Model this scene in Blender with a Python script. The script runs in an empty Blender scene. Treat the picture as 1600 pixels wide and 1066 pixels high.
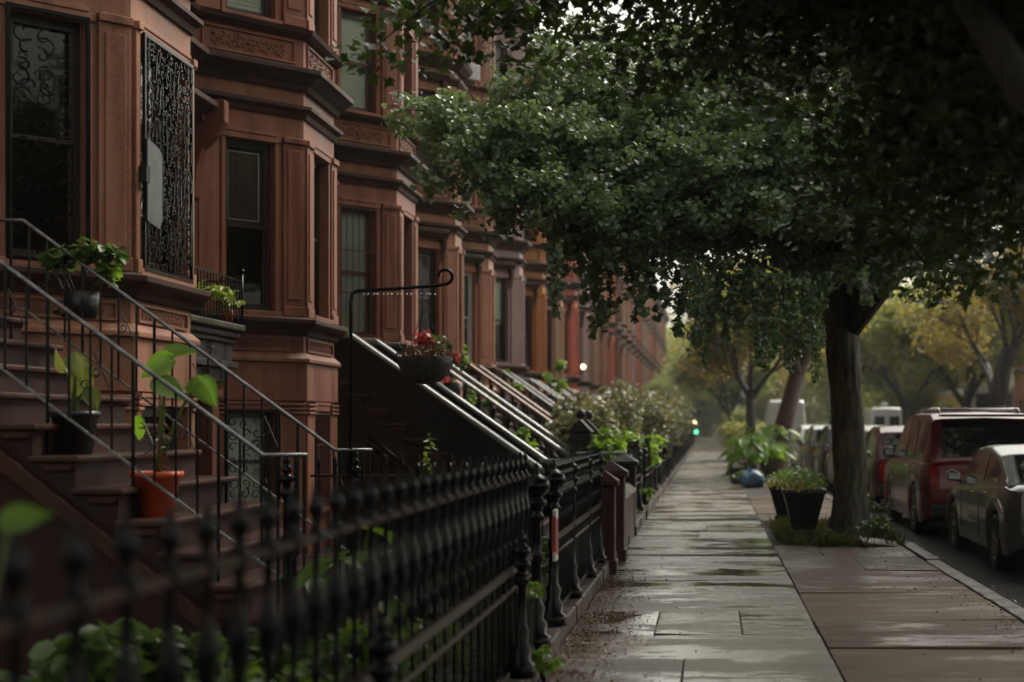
import bpy, math, random
import numpy as np
from mathutils import Vector, Matrix
RN = random.Random(7)
sc = bpy.context.scene
COL = sc.collection
PI = math.pi
F = 2250.0
def W(px, py, y):            # a point of the place at distance y from the viewpoint, read off the photo
    return Vector(((px-1108)*y/F, y, 1.6-(py-662)*y/F))

# ------------------------------------------------------------------ materials
def new_mat(name):
    m = bpy.data.materials.new(name); m.use_nodes = True
    nt = m.node_tree; nt.nodes.clear()
    out = nt.nodes.new('ShaderNodeOutputMaterial')
    return m, nt, out
def N(nt, t, **k):
    n = nt.nodes.new(t)
    for a, b in k.items():
        if a in n.inputs: n.inputs[a].default_value = b
        else: setattr(n, a, b)
    return n
def noise(nt, scale, detail=4, rough=.6, map_scale=(1,1,1), coord='Object'):
    tc = N(nt, 'ShaderNodeTexCoord'); mp = N(nt, 'ShaderNodeMapping'); mp.inputs['Scale'].default_value = map_scale
    nt.links.new(tc.outputs[coord], mp.inputs[0])
    n = N(nt, 'ShaderNodeTexNoise'); n.inputs['Scale'].default_value = scale; n.inputs['Detail'].default_value = detail
    n.inputs['Roughness'].default_value = rough
    nt.links.new(mp.outputs[0], n.inputs['Vector'])
    return n.outputs['Fac']
def ramp(nt, fac, p0, p1, c0=(0,0,0,1), c1=(1,1,1,1)):
    r = N(nt, 'ShaderNodeValToRGB'); e = r.color_ramp.elements
    e[0].position = p0; e[1].position = p1; e[0].color = c0; e[1].color = c1
    nt.links.new(fac, r.inputs[0]); return r.outputs[0]
def mixc(nt, fac, a, b, mode='MIX'):
    m = N(nt, 'ShaderNodeMix', data_type='RGBA'); m.blend_type = mode
    if isinstance(fac, (int, float)): m.inputs[0].default_value = fac
    else: nt.links.new(fac, m.inputs[0])
    for s, v in ((6, a), (7, b)):
        if isinstance(v, tuple): m.inputs[s].default_value = (*v[:3], 1)
        else: nt.links.new(v, m.inputs[s])
    return m.outputs[2]
def bump(nt, h, strength, dist=.01):
    b = N(nt, 'ShaderNodeBump'); b.inputs['Strength'].default_value = strength; b.inputs['Distance'].default_value = dist
    nt.links.new(h, b.inputs['Height']); return b.outputs[0]
def plain(name, col, rough=.5, metal=0, var=.35, scale=6, bmp=.15, bdist=.004, spec=.5, coat=0, vs=(1,1,1), c2=None):
    m, nt, out = new_mat(name); p = N(nt, 'ShaderNodeBsdfPrincipled')
    f = noise(nt, scale, 5, .6, vs)
    c2 = c2 or tuple(c*(1-var) for c in col)
    cc = mixc(nt, ramp(nt, f, .38, .62), c2, col)
    nt.links.new(cc, p.inputs['Base Color'])
    p.inputs['Roughness'].default_value = rough; p.inputs['Metallic'].default_value = metal
    p.inputs['Specular IOR Level'].default_value = spec; p.inputs['Coat Weight'].default_value = coat
    p.inputs['Coat Roughness'].default_value = .06
    if bmp: nt.links.new(bump(nt, noise(nt, scale*8, 4), bmp, bdist), p.inputs['Normal'])
    nt.links.new(p.outputs[0], out.inputs[0]); return m
def stone(name, col, dark, rough=.55, streak=.85, moss=0):
    m, nt, out = new_mat(name); p = N(nt, 'ShaderNodeBsdfPrincipled')
    big = noise(nt, .9, 5, .65); st = noise(nt, 1.6, 5, .6, (2.2, 2.2, .22)); fine = noise(nt, 30, 4, .6)
    c = mixc(nt, ramp(nt, big, .35, .65), col, tuple(x*y for x, y in zip(col, (.72, .7, .72))))
    c = mixc(nt, ramp(nt, noise(nt, 1.7, 6, .7, (1, 1, .6)), .48, .66, (0,0,0,1), (.7,.7,.7,1)), c, (min(1, col[0]*1.12), col[1]*1.45, col[2]*1.5))
    s = ramp(nt, st, .46, .68, (0,0,0,1), (streak,)*3+(1,))
    c = mixc(nt, s, c, dark)
    c = mixc(nt, ramp(nt, fine, .3, .75, (0,0,0,1), (.35,.35,.35,1)), c, tuple(min(1, x*1.35) for x in col))
    if moss:
        c = mixc(nt, ramp(nt, noise(nt, 7, 5), .55, .68, (0,0,0,1), (moss,)*3+(1,)), c, (.06, .085, .015))
    nt.links.new(c, p.inputs['Base Color'])
    p.inputs['Specular IOR Level'].default_value = .2
    rr = ramp(nt, st, .35, .7, (rough+.12,)*3+(1,), (rough-.2,)*3+(1,)); nt.links.new(rr, p.inputs['Roughness'])
    nt.links.new(bump(nt, noise(nt, 22, 6, .7), .35, .006), p.inputs['Normal'])
    nt.links.new(p.outputs[0], out.inputs[0]); return m
def leafmat(name, c1, c2, trans=.35, rough=.38, spec=.5):
    m, nt, out = new_mat(name); p = N(nt, 'ShaderNodeBsdfPrincipled'); t = N(nt, 'ShaderNodeBsdfTranslucent')
    g = N(nt, 'ShaderNodeNewGeometry')
    c = mixc(nt, g.outputs['Random Per Island'], c1, c2)
    c = mixc(nt, ramp(nt, noise(nt, .8, 2), .4, .6, (0,0,0,1), (.45,.45,.45,1)), c, c2)
    nt.links.new(c, p.inputs['Base Color'])
    nt.links.new(mixc(nt, .5, c, (min(1, c2[0]*2.2), min(1, c2[1]*2.2), c2[2]*.8)), t.inputs[0])
    p.inputs['Roughness'].default_value = rough; p.inputs['Specular IOR Level'].default_value = spec
    mx = N(nt, 'ShaderNodeMixShader'); mx.inputs[0].default_value = trans
    nt.links.new(p.outputs[0], mx.inputs[1]); nt.links.new(t.outputs[0], mx.inputs[2]); nt.links.new(mx.outputs[0], out.inputs[0])
    return m
def emis(name, col, s):
    m, nt, out = new_mat(name); e = N(nt, 'ShaderNodeEmission'); e.inputs[0].default_value = (*col, 1); e.inputs[1].default_value = s
    nt.links.new(e.outputs[0], out.inputs[0]); return m
def glassmat(name, tint=(.93,.95,.93), rough=.03, ior=1.5):
    m, nt, out = new_mat(name); fr = N(nt, 'ShaderNodeFresnel'); fr.inputs[0].default_value = ior
    g = N(nt, 'ShaderNodeBsdfGlossy'); g.inputs['Roughness'].default_value = rough
    t = N(nt, 'ShaderNodeBsdfTransparent'); t.inputs[0].default_value = (*tint, 1)
    nt.links.new(bump(nt, noise(nt, 2.2, 2), .25, .02), g.inputs['Normal'])
    mx = N(nt, 'ShaderNodeMixShader'); nt.links.new(fr.outputs[0], mx.inputs[0])
    nt.links.new(t.outputs[0], mx.inputs[1]); nt.links.new(g.outputs[0], mx.inputs[2]); nt.links.new(mx.outputs[0], out.inputs[0]); return m

M = {}
M['brown']   = stone('brownstone', (0.248, 0.096, 0.060), (0.070, 0.023, 0.015))
M['brown2']  = stone('brownstone_light', (0.319, 0.142, 0.087), (0.093, 0.037, 0.024))
M['redbrown']= stone('brownstone_red', (0.144, 0.045, 0.027), (0.054, 0.018, 0.012))
M['mauve']   = stone('painted_mauve', (0.272, 0.178, 0.166), (0.121, 0.072, 0.068), streak=.45)
M['orange']  = stone('painted_orange', (0.286, 0.096, 0.028), (0.143, 0.050, 0.019), streak=.4)
M['coral']   = stone('painted_coral', (0.349, 0.088, 0.050), (0.148, 0.040, 0.030), streak=.4)
M['tan']     = stone('painted_tan', (0.303, 0.174, 0.113), (0.113, 0.061, 0.041), streak=.5)
M['trim']    = stone('wet_dark_trim', (0.053, 0.022, 0.015), (0.018, 0.008, 0.006), rough=.62, moss=.2)
M['mosstrim']= stone('mossy_ledge', (.045, .035, .025), (.018, .015, .01), rough=.5, moss=.9)
M['step']    = stone('wet_brownstone_step', (.048, .017, .011), (.016, .007, .005), rough=.5)
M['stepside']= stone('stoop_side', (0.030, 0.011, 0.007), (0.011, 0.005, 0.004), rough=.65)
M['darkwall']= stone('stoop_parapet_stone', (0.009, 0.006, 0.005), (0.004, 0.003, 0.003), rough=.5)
M['coping']  = plain('wet_coping', (.26, .30, .27), .22, 0, .35, 5, .2)
M['copered'] = plain('wet_red_coping', (.22, .085, .06), .3, 0, .4, 5, .2)
M['copegrey']= plain('wet_grey_coping', (.10, .105, .11), .25, 0, .4, 5, .2)
M['iron']    = plain('black_painted_iron', (.004, .004, .005), .16, 0, .4, 12, .5, .002, .16)
M['railtop'] = plain('wet_worn_rail', (.22, .22, .22), .22, .6, .5, 14, .3, .002)
M['rust']    = plain('rusted_rail', (.014, .012, .011), .35, .0, .5, 20, .5, .002, .15, c2=(.05,.025,.015))
M['pier']    = stone('brown_pier', (0.058, 0.025, 0.018), (0.020, 0.010, 0.007), rough=.4)
M['darkpier']= stone('dark_pier', (.03, .026, .026), (.015, .012, .012), rough=.35)
M['wood']    = plain('dark_window_wood', (.03, .016, .012), .4)
M['sashred'] = plain('maroon_sash', (.10, .035, .03), .4)
M['white']   = plain('white_painted_sash', (.55, .58, .55), .4, var=.15)
M['door']    = plain('dark_panel_door', (.02, .012, .012), .3)
M['blind']   = plain('pale_blind', (.72, .76, .62), .7, var=.12, scale=3, bmp=0)
M['curtain'] = plain('white_curtain', (.75, .78, .68), .8, var=.3, scale=9, bmp=.2, vs=(6,6,.4))
M['darkblind'] = plain('dark_red_curtain', (.13, .075, .065), .8, var=.4, scale=8, bmp=.3, vs=(6,6,.4))
M['glass']   = glassmat('window_glass')
M['carglass']= plain('car_glass', (.006, .007, .008), .04, 0, .2, 3, 0, spec=.7)
M['soil']    = plain('dark_soil', (.018, .013, .009), .8, var=.5, scale=20, bmp=.8, bdist=.02)
M['bark']    = plain('wet_bark', (.035, .024, .016), .55, var=.6, scale=9, bmp=1.0, bdist=.03, vs=(3,3,.5), c2=(.012,.009,.007))
M['barkmoss']= plain('mossy_bark', (.085, .08, .03), .6, var=.6, scale=6, bmp=1.0, bdist=.03, vs=(3,3,.4), c2=(.018,.013,.009))
M['barkred'] = plain('red_brown_bark', (.09, .035, .025), .5, var=.5, scale=6, bmp=1, bdist=.03, vs=(3,3,.5))
M['rubber']  = plain('tyre_rubber', (.008, .008, .008), .6)
M['rim']     = plain('alloy_rim', (.25, .25, .26), .25, .8, .2)
M['terracotta'] = plain('orange_plastic_pot', (.55, .085, .025), .35, var=.25, scale=4)
M['blackpot']= plain('black_pot', (.010, .011, .013), .4)
M['petal']   = leafmat('pink_red_petals', (.55, .03, .06), (.35, .05, .08), .3)
M['yellowpetal'] = leafmat('cream_yellow_petals', (.6, .55, .25), (.5, .4, .12), .3)
M['dry']     = leafmat('dry_brown_leaf', (.16, .06, .03), (.07, .035, .02), .2)
M['fern']    = leafmat('fern_green', (.10, .17, .03), (.2, .24, .05), .4)
M['plant']   = leafmat('shrub_green', (.035, .075, .018), (.07, .12, .03), .35, .3)
M['brightleaf'] = leafmat('bright_green_leaf', (.09, .18, .025), (.15, .24, .04), .5, .28)
M['paleleaf']= leafmat('pale_rose_leaf', (.07, .10, .04), (.19, .18, .12), .3, .4)
M['ginkgo']  = leafmat('ginkgo_leaf', (.075, .13, .065), (.17, .235, .135), .3, .32, .8)
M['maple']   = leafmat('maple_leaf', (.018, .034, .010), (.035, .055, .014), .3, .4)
M['autumn']  = leafmat('yellowing_leaf', (.12, .14, .04), (.25, .18, .055), .5, .5)
M['autumn2'] = leafmat('olive_leaf', (.15, .19, .07), (.28, .28, .11), .55, .5)
M['fargreen']= leafmat('far_green_leaf', (.13, .18, .08), (.24, .27, .12), .5, .5)
M['grass']   = leafmat('grass_blade', (.03, .055, .012), (.08, .085, .03), .35)
M['heart']   = leafmat('taro_leaf', (.10, .20, .02), (.13, .24, .03), .5, .25)
M['heart2']  = leafmat('taro_leaf_dull', (.07, .13, .04), (.15, .16, .05), .4, .25)
M['greenlight'] = emis('green_signal', (.1, 1, .4), 2.5)
M['warmlight'] = emis('warm_bulb', (1, .72, .38), 4)
M['bluebag'] = plain('blue_plastic', (.10, .21, .36), .25, var=.4, scale=9, bmp=.8, bdist=.01)
M['grate']   = plain('cast_grey_metal', (.11, .115, .115), .4, .4)
M['whitepaint'] = plain('white_van_paint', (.62, .65, .64), .3, coat=.5, bmp=0, var=.08)
M['cream']   = plain('cream_siding', (.55, .5, .38), .6, var=.15)
M['yellowp'] = plain('yellow_awning', (.5, .36, .08), .6, var=.2)
M['brick']   = plain('orange_brick', (.34, .12, .06), .8, var=.4, scale=5)
M['plate']   = plain('number_plate', (.5, .5, .42), .4, bmp=0, var=.1)
M['tail']    = plain('tail_lamp', (.30, .008, .008), .12, coat=1, bmp=0)
M['chrome']  = plain('chrome_trim', (.5, .5, .5), .12, 1, .1, bmp=0)
M['sign']    = plain('white_notice', (.55, .54, .5), .4, bmp=0, var=.1)
M['signred'] = plain('red_notice_print', (.4, .05, .03), .4, bmp=0)

def pavement_mat(name, c1, c2, wetp=(.44,.56), dry=.42, wet=.09, moss=.5, spec=.9, bs=.4):
    m, nt, out = new_mat(name); p = N(nt, 'ShaderNodeBsdfPrincipled')
    a = noise(nt, .9, 6, .65, (.8, 1.6, 1)); b = noise(nt, 28, 5, .7); d = noise(nt, 1.1, 6, .72, (.5, 1.5, 1))
    g = N(nt, 'ShaderNodeNewGeometry')
    c = mixc(nt, ramp(nt, a, .35, .65), c1, c2)
    c = mixc(nt, ramp(nt, b, .35, .8, (0,0,0,1), (.5,.5,.5,1)), c, tuple(x*1.6 for x in c1))
    isl = ramp(nt, g.outputs['Random Per Island'], 0, 1, (.62,.6,.58,1), (1.1,1.1,1.1,1))
    c = mixc(nt, 1.0, c, isl, 'MULTIPLY')
    c = mixc(nt, ramp(nt, d, .56, .66, (0,0,0,1), (moss,)*3+(1,)), c, (.035, .032, .012))
    nt.links.new(c, p.inputs['Base Color'])
    w = ramp(nt, d, wetp[0], wetp[1], (wet,)*3+(1,), (dry,)*3+(1,))
    w2 = mixc(nt, ramp(nt, g.outputs['Random Per Island'], .3, .7, (0,0,0,1), (.4,.4,.4,1)), w, (dry, dry, dry))
    nt.links.new(w2, p.inputs['Roughness'])
    bh = N(nt, 'ShaderNodeMath', operation='ADD'); nt.links.new(noise(nt, 45, 4, .7), bh.inputs[0]); nt.links.new(noise(nt, 5, 4, .6, (.6, 1.6, 1)), bh.inputs[1])
    p.inputs['Specular IOR Level'].default_value = spec
    bn = N(nt, 'ShaderNodeBump'); bn.inputs['Distance'].default_value = .008; nt.links.new(bh.outputs[0], bn.inputs['Height'])
    nt.links.new(ramp(nt, d, wetp[0], wetp[1], (.05,.05,.05,1), (bs,bs,bs,1)), bn.inputs['Strength']); nt.links.new(bn.outputs[0], p.inputs['Normal'])
    nt.links.new(p.outputs[0], out.inputs[0]); return m
M['pave'] = pavement_mat('wet_bluestone_flags', (.105, .086, .060), (.055, .043, .027), (.46, .53), .44, .04, .9, 1.0)
M['pave2'] = pavement_mat('wet_concrete_flags', (.105, .068, .045), (.05, .034, .022), (.40,.5), .55, .2, .6, .12, .25)
M['kerbstone'] = stone('wet_kerbstone', (.075, .055, .048), (.03, .022, .02), rough=.4, moss=.35)
M['asphalt'] = plain('wet_asphalt', (.018, .018, .019), .6, var=.5, scale=3, bmp=.3, bdist=.006, spec=.06)

def paint(name, col, metal=.0):
    return plain(name, col, .28, metal, .12, 1.5, .04, .001, .4, .6)

# ------------------------------------------------------------------ objects
ORG = {}
def tag(o, label=None, cat=None, group=None, kind=None):
    if label: o['label'] = label
    if cat: o['category'] = cat
    if group: o['group'] = group
    if kind: o['kind'] = kind
    return o
def empty(name, loc, label, cat, group=None, rz=0):
    o = bpy.data.objects.new(name, None); COL.objects.link(o); o.location = loc; o.rotation_euler.z = rz
    o.empty_display_size = .1
    ORG[o] = Vector(loc); return tag(o, label, cat, group)
class MB:
    def __init__(s, mat=None): s.v = []; s.f = []; s.sm = []; s.M = mat
    def add(s, vs, fs, sm=False):
        n = len(s.v)
        if s.M is not None: vs = [tuple(s.M @ Vector(v)) for v in vs]
        s.v += [tuple(v) for v in vs]; s.f += [tuple(i+n for i in f) for f in fs]; s.sm += [sm]*len(fs); return s
    def box(s, a, b):
        x0, y0, z0 = a; x1, y1, z1 = b
        return s.add([(x0,y0,z0),(x1,y0,z0),(x1,y1,z0),(x0,y1,z0),(x0,y0,z1),(x1,y0,z1),(x1,y1,z1),(x0,y1,z1)],
            [(0,3,2,1),(4,5,6,7),(0,1,5,4),(1,2,6,5),(2,3,7,6),(3,0,4,7)])
    def tube(s, pts, r, n=6):
        pts = [Vector(p) for p in pts]; k = len(pts); rs = r if isinstance(r, (list, tuple)) else [r]*k
        vs = []; up = None
        for i, p in enumerate(pts):
            d = (pts[min(i+1, k-1)]-pts[max(i-1, 0)])
            d = d.normalized() if d.length > 1e-9 else Vector((0,0,1))
            if up is None: up = Vector((0,0,1)) if abs(d.z) < .9 else Vector((1,0,0))
            a = d.cross(up)
            if a.length < 1e-4: a = d.cross(Vector((0,1,0)) if abs(d.y) < .9 else Vector((1,0,0)))
            a.normalize(); b = a.cross(d).normalized(); up = b
            for j in range(n):
                t = 2*PI*(j+.5)/n; vs.append(p+(a*math.cos(t)+b*math.sin(t))*rs[i])
        fs = []
        for i in range(k-1):
            for j in range(n):
                fs.append((i*n+j, i*n+(j+1) % n, (i+1)*n+(j+1) % n, (i+1)*n+j))
        fs.append(tuple(range(n))[::-1]); fs.append(tuple(range((k-1)*n, k*n)))
        return s.add(vs, fs, n > 4)
    def lathe(s, c, prof, n=10, sx=1, rot=0):
        vs = []
        for r, z in prof:
            for j in range(n):
                t = 2*PI*(j+.5)/n+rot; vs.append((c[0]+r*math.cos(t), c[1]+r*math.sin(t)*sx, c[2]+z))
        fs = []; k = len(prof)
        for i in range(k-1):
            for j in range(n): fs.append((i*n+j, i*n+(j+1) % n, (i+1)*n+(j+1) % n, (i+1)*n+j))
        fs.append(tuple(range(n))[::-1]); fs.append(tuple(range((k-1)*n, k*n)))
        return s.add(vs, fs, n > 4)
    def prism(s, poly, axis, a, b):     # poly in the two other axes, extruded along axis
        def mk(p, t):
            return (t, p[0], p[1]) if axis == 0 else (p[0], t, p[1]) if axis == 1 else (p[0], p[1], t)
        n = len(poly); vs = [mk(p, a) for p in poly]+[mk(p, b) for p in poly]
        fs = [tuple(range(n))[::-1], tuple(range(n, 2*n))]+[(i, (i+1) % n, n+(i+1) % n, n+i) for i in range(n)]
        return s.add(vs, fs)
    def sweep(s, sec, poly):            # section (out, height) along a plan polyline with mitres
        poly = [Vector(p) for p in poly]; k = len(poly); n = len(sec); vs = []
        for i, p in enumerate(poly):
            ds = []
            if i > 0: ds.append((poly[i]-poly[i-1]).normalized())
            if i < k-1: ds.append((poly[i+1]-poly[i]).normalized())
            ns = [Vector((d.y, -d.x)) for d in ds]
            m = ns[0] if len(ns) == 1 else (ns[0]+ns[1]).normalized()
            sc_ = 1/max(.4, m.dot(ns[0]))
            for o, h in sec: q = p+m*o*sc_; vs.append((q.x, q.y, h))
        fs = []
        for i in range(k-1):
            for j in range(n): fs.append((i*n+j, i*n+(j+1) % n, (i+1)*n+(j+1) % n, (i+1)*n+j))
        fs.append(tuple(range(n))[::-1]); fs.append(tuple(range((k-1)*n, k*n)))
        return s.add(vs, fs)
    def ball(s, c, r, n=8, sz=1):
        prof = [(max(.0005, r*math.sin(PI*i/(n-1))), -r*sz*math.cos(PI*i/(n-1))) for i in range(n)]
        return s.lathe(c, prof, n)
    def build(s, name, mat, parent=None, bevel=0, recalc=True, mats=None, label=None):
        me = bpy.data.meshes.new(name)
        off = ORG.get(parent, Vector((0,0,0)))
        vs = [(v[0]-off.x, v[1]-off.y, v[2]-off.z) for v in s.v] if parent else s.v
        me.from_pydata(vs, [], s.f)
        me.polygons.foreach_set('use_smooth', s.sm)
        if recalc:
            import bmesh
            bm = bmesh.new(); bm.from_mesh(me); bmesh.ops.recalc_face_normals(bm, faces=bm.faces); bm.to_mesh(me); bm.free()
        me.materials.append(mat); o = bpy.data.objects.new(name, me); COL.objects.link(o)
        if parent: o.parent = parent
        ORG[o] = Vector(off)
        if bevel:
            b = o.modifiers.new('bevel', 'BEVEL'); b.width = bevel; b.segments = 2; b.limit_method = 'ANGLE'; b.angle_limit = .6
        if label: o['label'] = label
        return o
def copy_tree(o, parent=None):
    c = o.copy(); COL.objects.link(c); c.parent = parent
    for ch in o.children: copy_tree(ch, c)
    return c
def top_mesh(mb, name, mat, label, cat, group=None, base=None, **k):
    if base is None:
        a = np.array(mb.v); base = (float(a[:,0].mean()), float(a[:,1].mean()), float(a[:,2].min()))
    base = Vector(base); mb.v = [(v[0]-base.x, v[1]-base.y, v[2]-base.z) for v in mb.v]
    o = mb.build(name, mat, None, **k); o.location = base; ORG[o] = base
    return tag(o, label, cat, group)

# leaves: half outlines (x, y), y along the leaf from 0 to 1
SHAPES = {
 'fan':   [(0,0),(.42,.38),(.56,.72),(.28,.95),(0,.84)],
 'oval':  [(0,0),(.3,.3),(.26,.7),(0,1)],
 'maple': [(0,0),(.3,.08),(.26,.3),(.62,.46),(.3,.6),(.2,.68),(0,1.05)],
 'blade': [(0,0),(.05,.3),(.03,.8),(0,1)],
 'long':  [(0,0),(.16,.25),(.14,.6),(0,1)],
}
def leaf_arrays(P, size, rng, shape='fan', up=.5, droop=.3, fold=.25, D=None, jit=.35):
    P = np.asarray(P, float); n = len(P)
    th = rng.uniform(0, 2*PI, n); d = np.stack([np.cos(th), np.sin(th), rng.normal(-droop, .35, n)], 1)
    if D is not None: d = D+rng.normal(0, .25, (n, 3))
    d /= np.linalg.norm(d, axis=1, keepdims=True)
    nr = rng.normal(0, .6, (n, 3)); nr[:,2] += up*2
    s = np.cross(d, nr); s /= np.linalg.norm(s, axis=1, keepdims=True)+1e-9
    nn = np.cross(s, d)
    sz = size*rng.uniform(1-jit, 1+jit, n)[:,None]
    half = SHAPES[shape]; k = len(half)
    pts = list(half)+[(-x, y) for x, y in half[1:-1]][::-1]
    m = len(pts)
    V = np.empty((n, m, 3))
    for i, (x, y) in enumerate(pts):
        V[:,i] = P+sz*(s*x+d*y+nn*(abs(x)*fold-(y*y)*.12))
    right = list(range(k)); left = [0]+[k-1]+list(range(k, m))
    return V, m, right, left
def leaves_obj(name, mat, groups, parent=None, base=None):
    """groups: list of (V, m, right, left) with the same shape"""
    V = np.concatenate([g[0] for g in groups]); m, right, left = groups[0][1:]
    off = ORG.get(parent, Vector((0,0,0))) if parent else Vector(base or (0,0,0))
    V = V-np.array([off.x, off.y, off.z]); n = len(V)
    me = bpy.data.meshes.new(name); me.vertices.add(n*m); me.vertices.foreach_set('co', V.reshape(-1).astype(np.float32))
    pr, pl = np.array(right), np.array(left); base_i = (np.arange(n)*m)[:,None]
    loops = np.concatenate([base_i+pr, base_i+pl], 1).reshape(-1)
    me.loops.add(len(loops)); me.loops.foreach_set('vertex_index', loops.astype(np.int32))
    me.polygons.add(2*n)
    ln = np.tile([len(pr), len(pl)], n); st = np.concatenate([[0], np.cumsum(ln)[:-1]])
    me.polygons.foreach_set('loop_start', st.astype(np.int32))
    try: me.polygons.foreach_set('loop_total', ln.astype(np.int32))
    except Exception: pass
    me.update(calc_edges=True); me.validate(); me.materials.append(mat)
    o = bpy.data.objects.new(name, me); COL.objects.link(o)
    if parent: o.parent = parent
    else: o.location = off
    ORG[o] = Vector(off); return o
def scatter(center, rad, n, rng):
    p = rng.normal(0, 1, (n, 3)); p /= np.linalg.norm(p, axis=1, keepdims=True); p *= rng.uniform(0, 1, (n, 1))**.45
    return np.array(center)+p*np.array(rad)

# ------------------------------------------------------------------ setting: ground
def sheet(name, xs, ys, zf, mat, x_sub=None):
    mb = MB(); 
    for j, y in enumerate(ys):
        for x in xs: mb.v.append((x, y, zf(y)))
    nx = len(xs)
    for j in range(len(ys)-1):
        for i in range(nx-1): mb.f.append((j*nx+i, j*nx+i+1, (j+1)*nx+i+1, (j+1)*nx+i)); mb.sm.append(False)
    o = mb.build(name, mat, None, recalc=False); return tag(o, kind='structure')
def drop(y):
    t = min(1, max(0, (y-165)/70.0)); return -3.5*(t*t*(3-2*t))
YS = [-20, 0, 60, 120, 160]+list(range(165, 240, 5))+[300, 600]
sheet('ground', [-400, -60, 0, 60, 400], YS, lambda y: drop(y)-.16, M['soil'])
sheet('road', [2.7, 7, 11.5], YS, lambda y: drop(y)-.13, M['asphalt'])
sheet('yard_soil', [-9, -1.2], YS, lambda y: drop(y)+.0, M['soil'])

def flags(name, x0, x1, y0, y1, lx, ly, mat, seed, tilt=.017, pits=()):
    r = random.Random(seed); mb = MB(); y = y0
    while y < y1:
        l = ly*r.uniform(.8, 1.25)*(1 if y < 60 else 2); x = x0
        nx = r.choice([1, 1, 1, 1, 2, 3]); xa, xb = x0+(r.uniform(0, .004) if x0 > 0 else 0), x1-(r.uniform(0, .006) if x1 < 1 else 0); ex = [xa]+sorted(x0+(x1-x0)*(i+r.uniform(-.08, .08))/nx for i in range(1, nx))+[xb]
        for i in range(nx):
            a, b = ex[i], ex[i+1]; g = r.uniform(.001, .0045); y_o = y; y = y+r.uniform(-.01, .01)
            if any(b > p[0] and a < p[1] and y+l > p[2] and y < p[3] for p in pits): y = y_o; continue
            dz = drop(y); h = [dz+r.uniform(-tilt, tilt) for _ in range(4)]
            vs = [(a+g, y+g, dz-.14), (b-g, y+g, dz-.14), (b-g, y+l-g, dz-.14), (a+g, y+l-g, dz-.14),
                  (a+g, y+g, h[0]), (b-g, y+g, h[1]), (b-g, y+l-g, h[2]), (a+g, y+l-g, h[3])]
            mb.add(vs, [(4,5,6,7),(0,1,5,4),(1,2,6,5),(2,3,7,6),(3,0,4,7)]); y = y_o
        y += l
    o = mb.build(name, mat, None, bevel=.006); return tag(o, kind='structure')
flags('pavement', -1.06, .84, -3, 235, 1.9, 1.25, M['pave'], 3)
PIT = (.9, 2.55, 19.0, 23.4); PIT2 = (.9, 2.5, 33.5, 47)
flags('pavement', .846, 2.52, -3, 235, 1.7, 1.7, M['pave2'], 5, .012, (PIT, PIT2))
sheet('joint_sand', [-1.1, 2.55], YS, lambda y: drop(y)-.013, M['soil'])
sheet('tree_pit_soil', [.9, 2.5], [18.9, 23.9], lambda y: -.012, M['soil'])
sheet('tree_pit_soil', [.9, 2.5], [32.5, 48], lambda y: -.012, M['soil'])
def kerb(name, x0, x1, z0, z1, seed, ya=-3, yb=235, lmin=1.2, lmax=2.4, jx=.012):
    r = random.Random(seed); mb = MB(); y = ya
    while y < yb:
        l = r.uniform(lmin, lmax); d = drop(y); j = r.uniform(-jx, jx); t = r.uniform(-.012, .012)
        mb.box((x0+j, y, z0+d), (x1+j, y+l-.012, z1+t+d)); y += l
    o = mb.build(name, M['kerbstone'], None, bevel=.015); tag(o, kind='structure'); return o
kerb('street_kerb', 2.53, 2.7, -.2, .012, 11)
kerb('fence_kerb', -1.30, -1.065, -.1, .13, 12, lmin=.9, lmax=1.6, jx=.015)
kerb('far_kerb', 11.5, 11.68, -.2, .012, 13)
sheet('far_pavement', [11.68, 16.5], YS, lambda y: drop(y), M['pave2'])

# ------------------------------------------------------------------ row houses
def seg_matrix(A, B):
    A = Vector(A); B = Vector(B); u = (B-A).normalized(); n = Vector((u.y, -u.x))
    return Matrix(((u.x, n.x, 0, A.x), (u.y, n.y, 0, A.y), (0, 0, 1, 0), (0, 0, 0, 1))), (B-A).length
def wall_panel(mb, Mx, L, H0, H1, ops, rev=.15):
    sv = mb.M; mb.M = Mx
    us = sorted(set([0, L]+[o[0] for o in ops]+[o[1] for o in ops])); hs = sorted(set([H0, H1]+[o[2] for o in ops]+[o[3] for o in ops]))
    for i in range(len(us)-1):
        for j in range(len(hs)-1):
            uc = (us[i]+us[i+1])/2; hc = (hs[j]+hs[j+1])/2
            if any(o[0] < uc < o[1] and o[2] < hc < o[3] for o in ops): continue
            mb.add([(us[i],0,hs[j]),(us[i+1],0,hs[j]),(us[i+1],0,hs[j+1]),(us[i],0,hs[j+1])], [(0,1,2,3)])
    for a, b, c, d in ops:
        for q in ([(a,0,c),(a,0,d),(a,-rev,d),(a,-rev,c)], [(b,0,c),(b,0,d),(b,-rev,d),(b,-rev,c)], [(a,0,c),(b,0,c),(b,-rev,c),(a,-rev,c)], [(a,0,d),(b,0,d),(b,-rev,d),(a,-rev,d)]):
            mb.add(q, [(0,1,2,3)])
    mb.M = sv
def ring(mb, a, b, c, d, t, n0, n1):
    mb.box((a, n0, c), (a+t, n1, d)); mb.box((b-t, n0, c), (b, n1, d)); mb.box((a+t, n0, c), (b-t, n1, c+t)); mb.box((a+t, n0, d-t), (b-t, n1, d))
def spiral(mb, c, r0, turns, a0, sgn, rad, n=4, steps=14, nn=.012):
    pts = []
    for i in range(steps+1):
        t = i/steps; a = a0+sgn*turns*2*PI*t; r = r0*(1-t*.85)
        pts.append((c[0]+r*math.cos(a), nn, c[1]+r*math.sin(a)))
    mb.tube(pts, rad, n)
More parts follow.
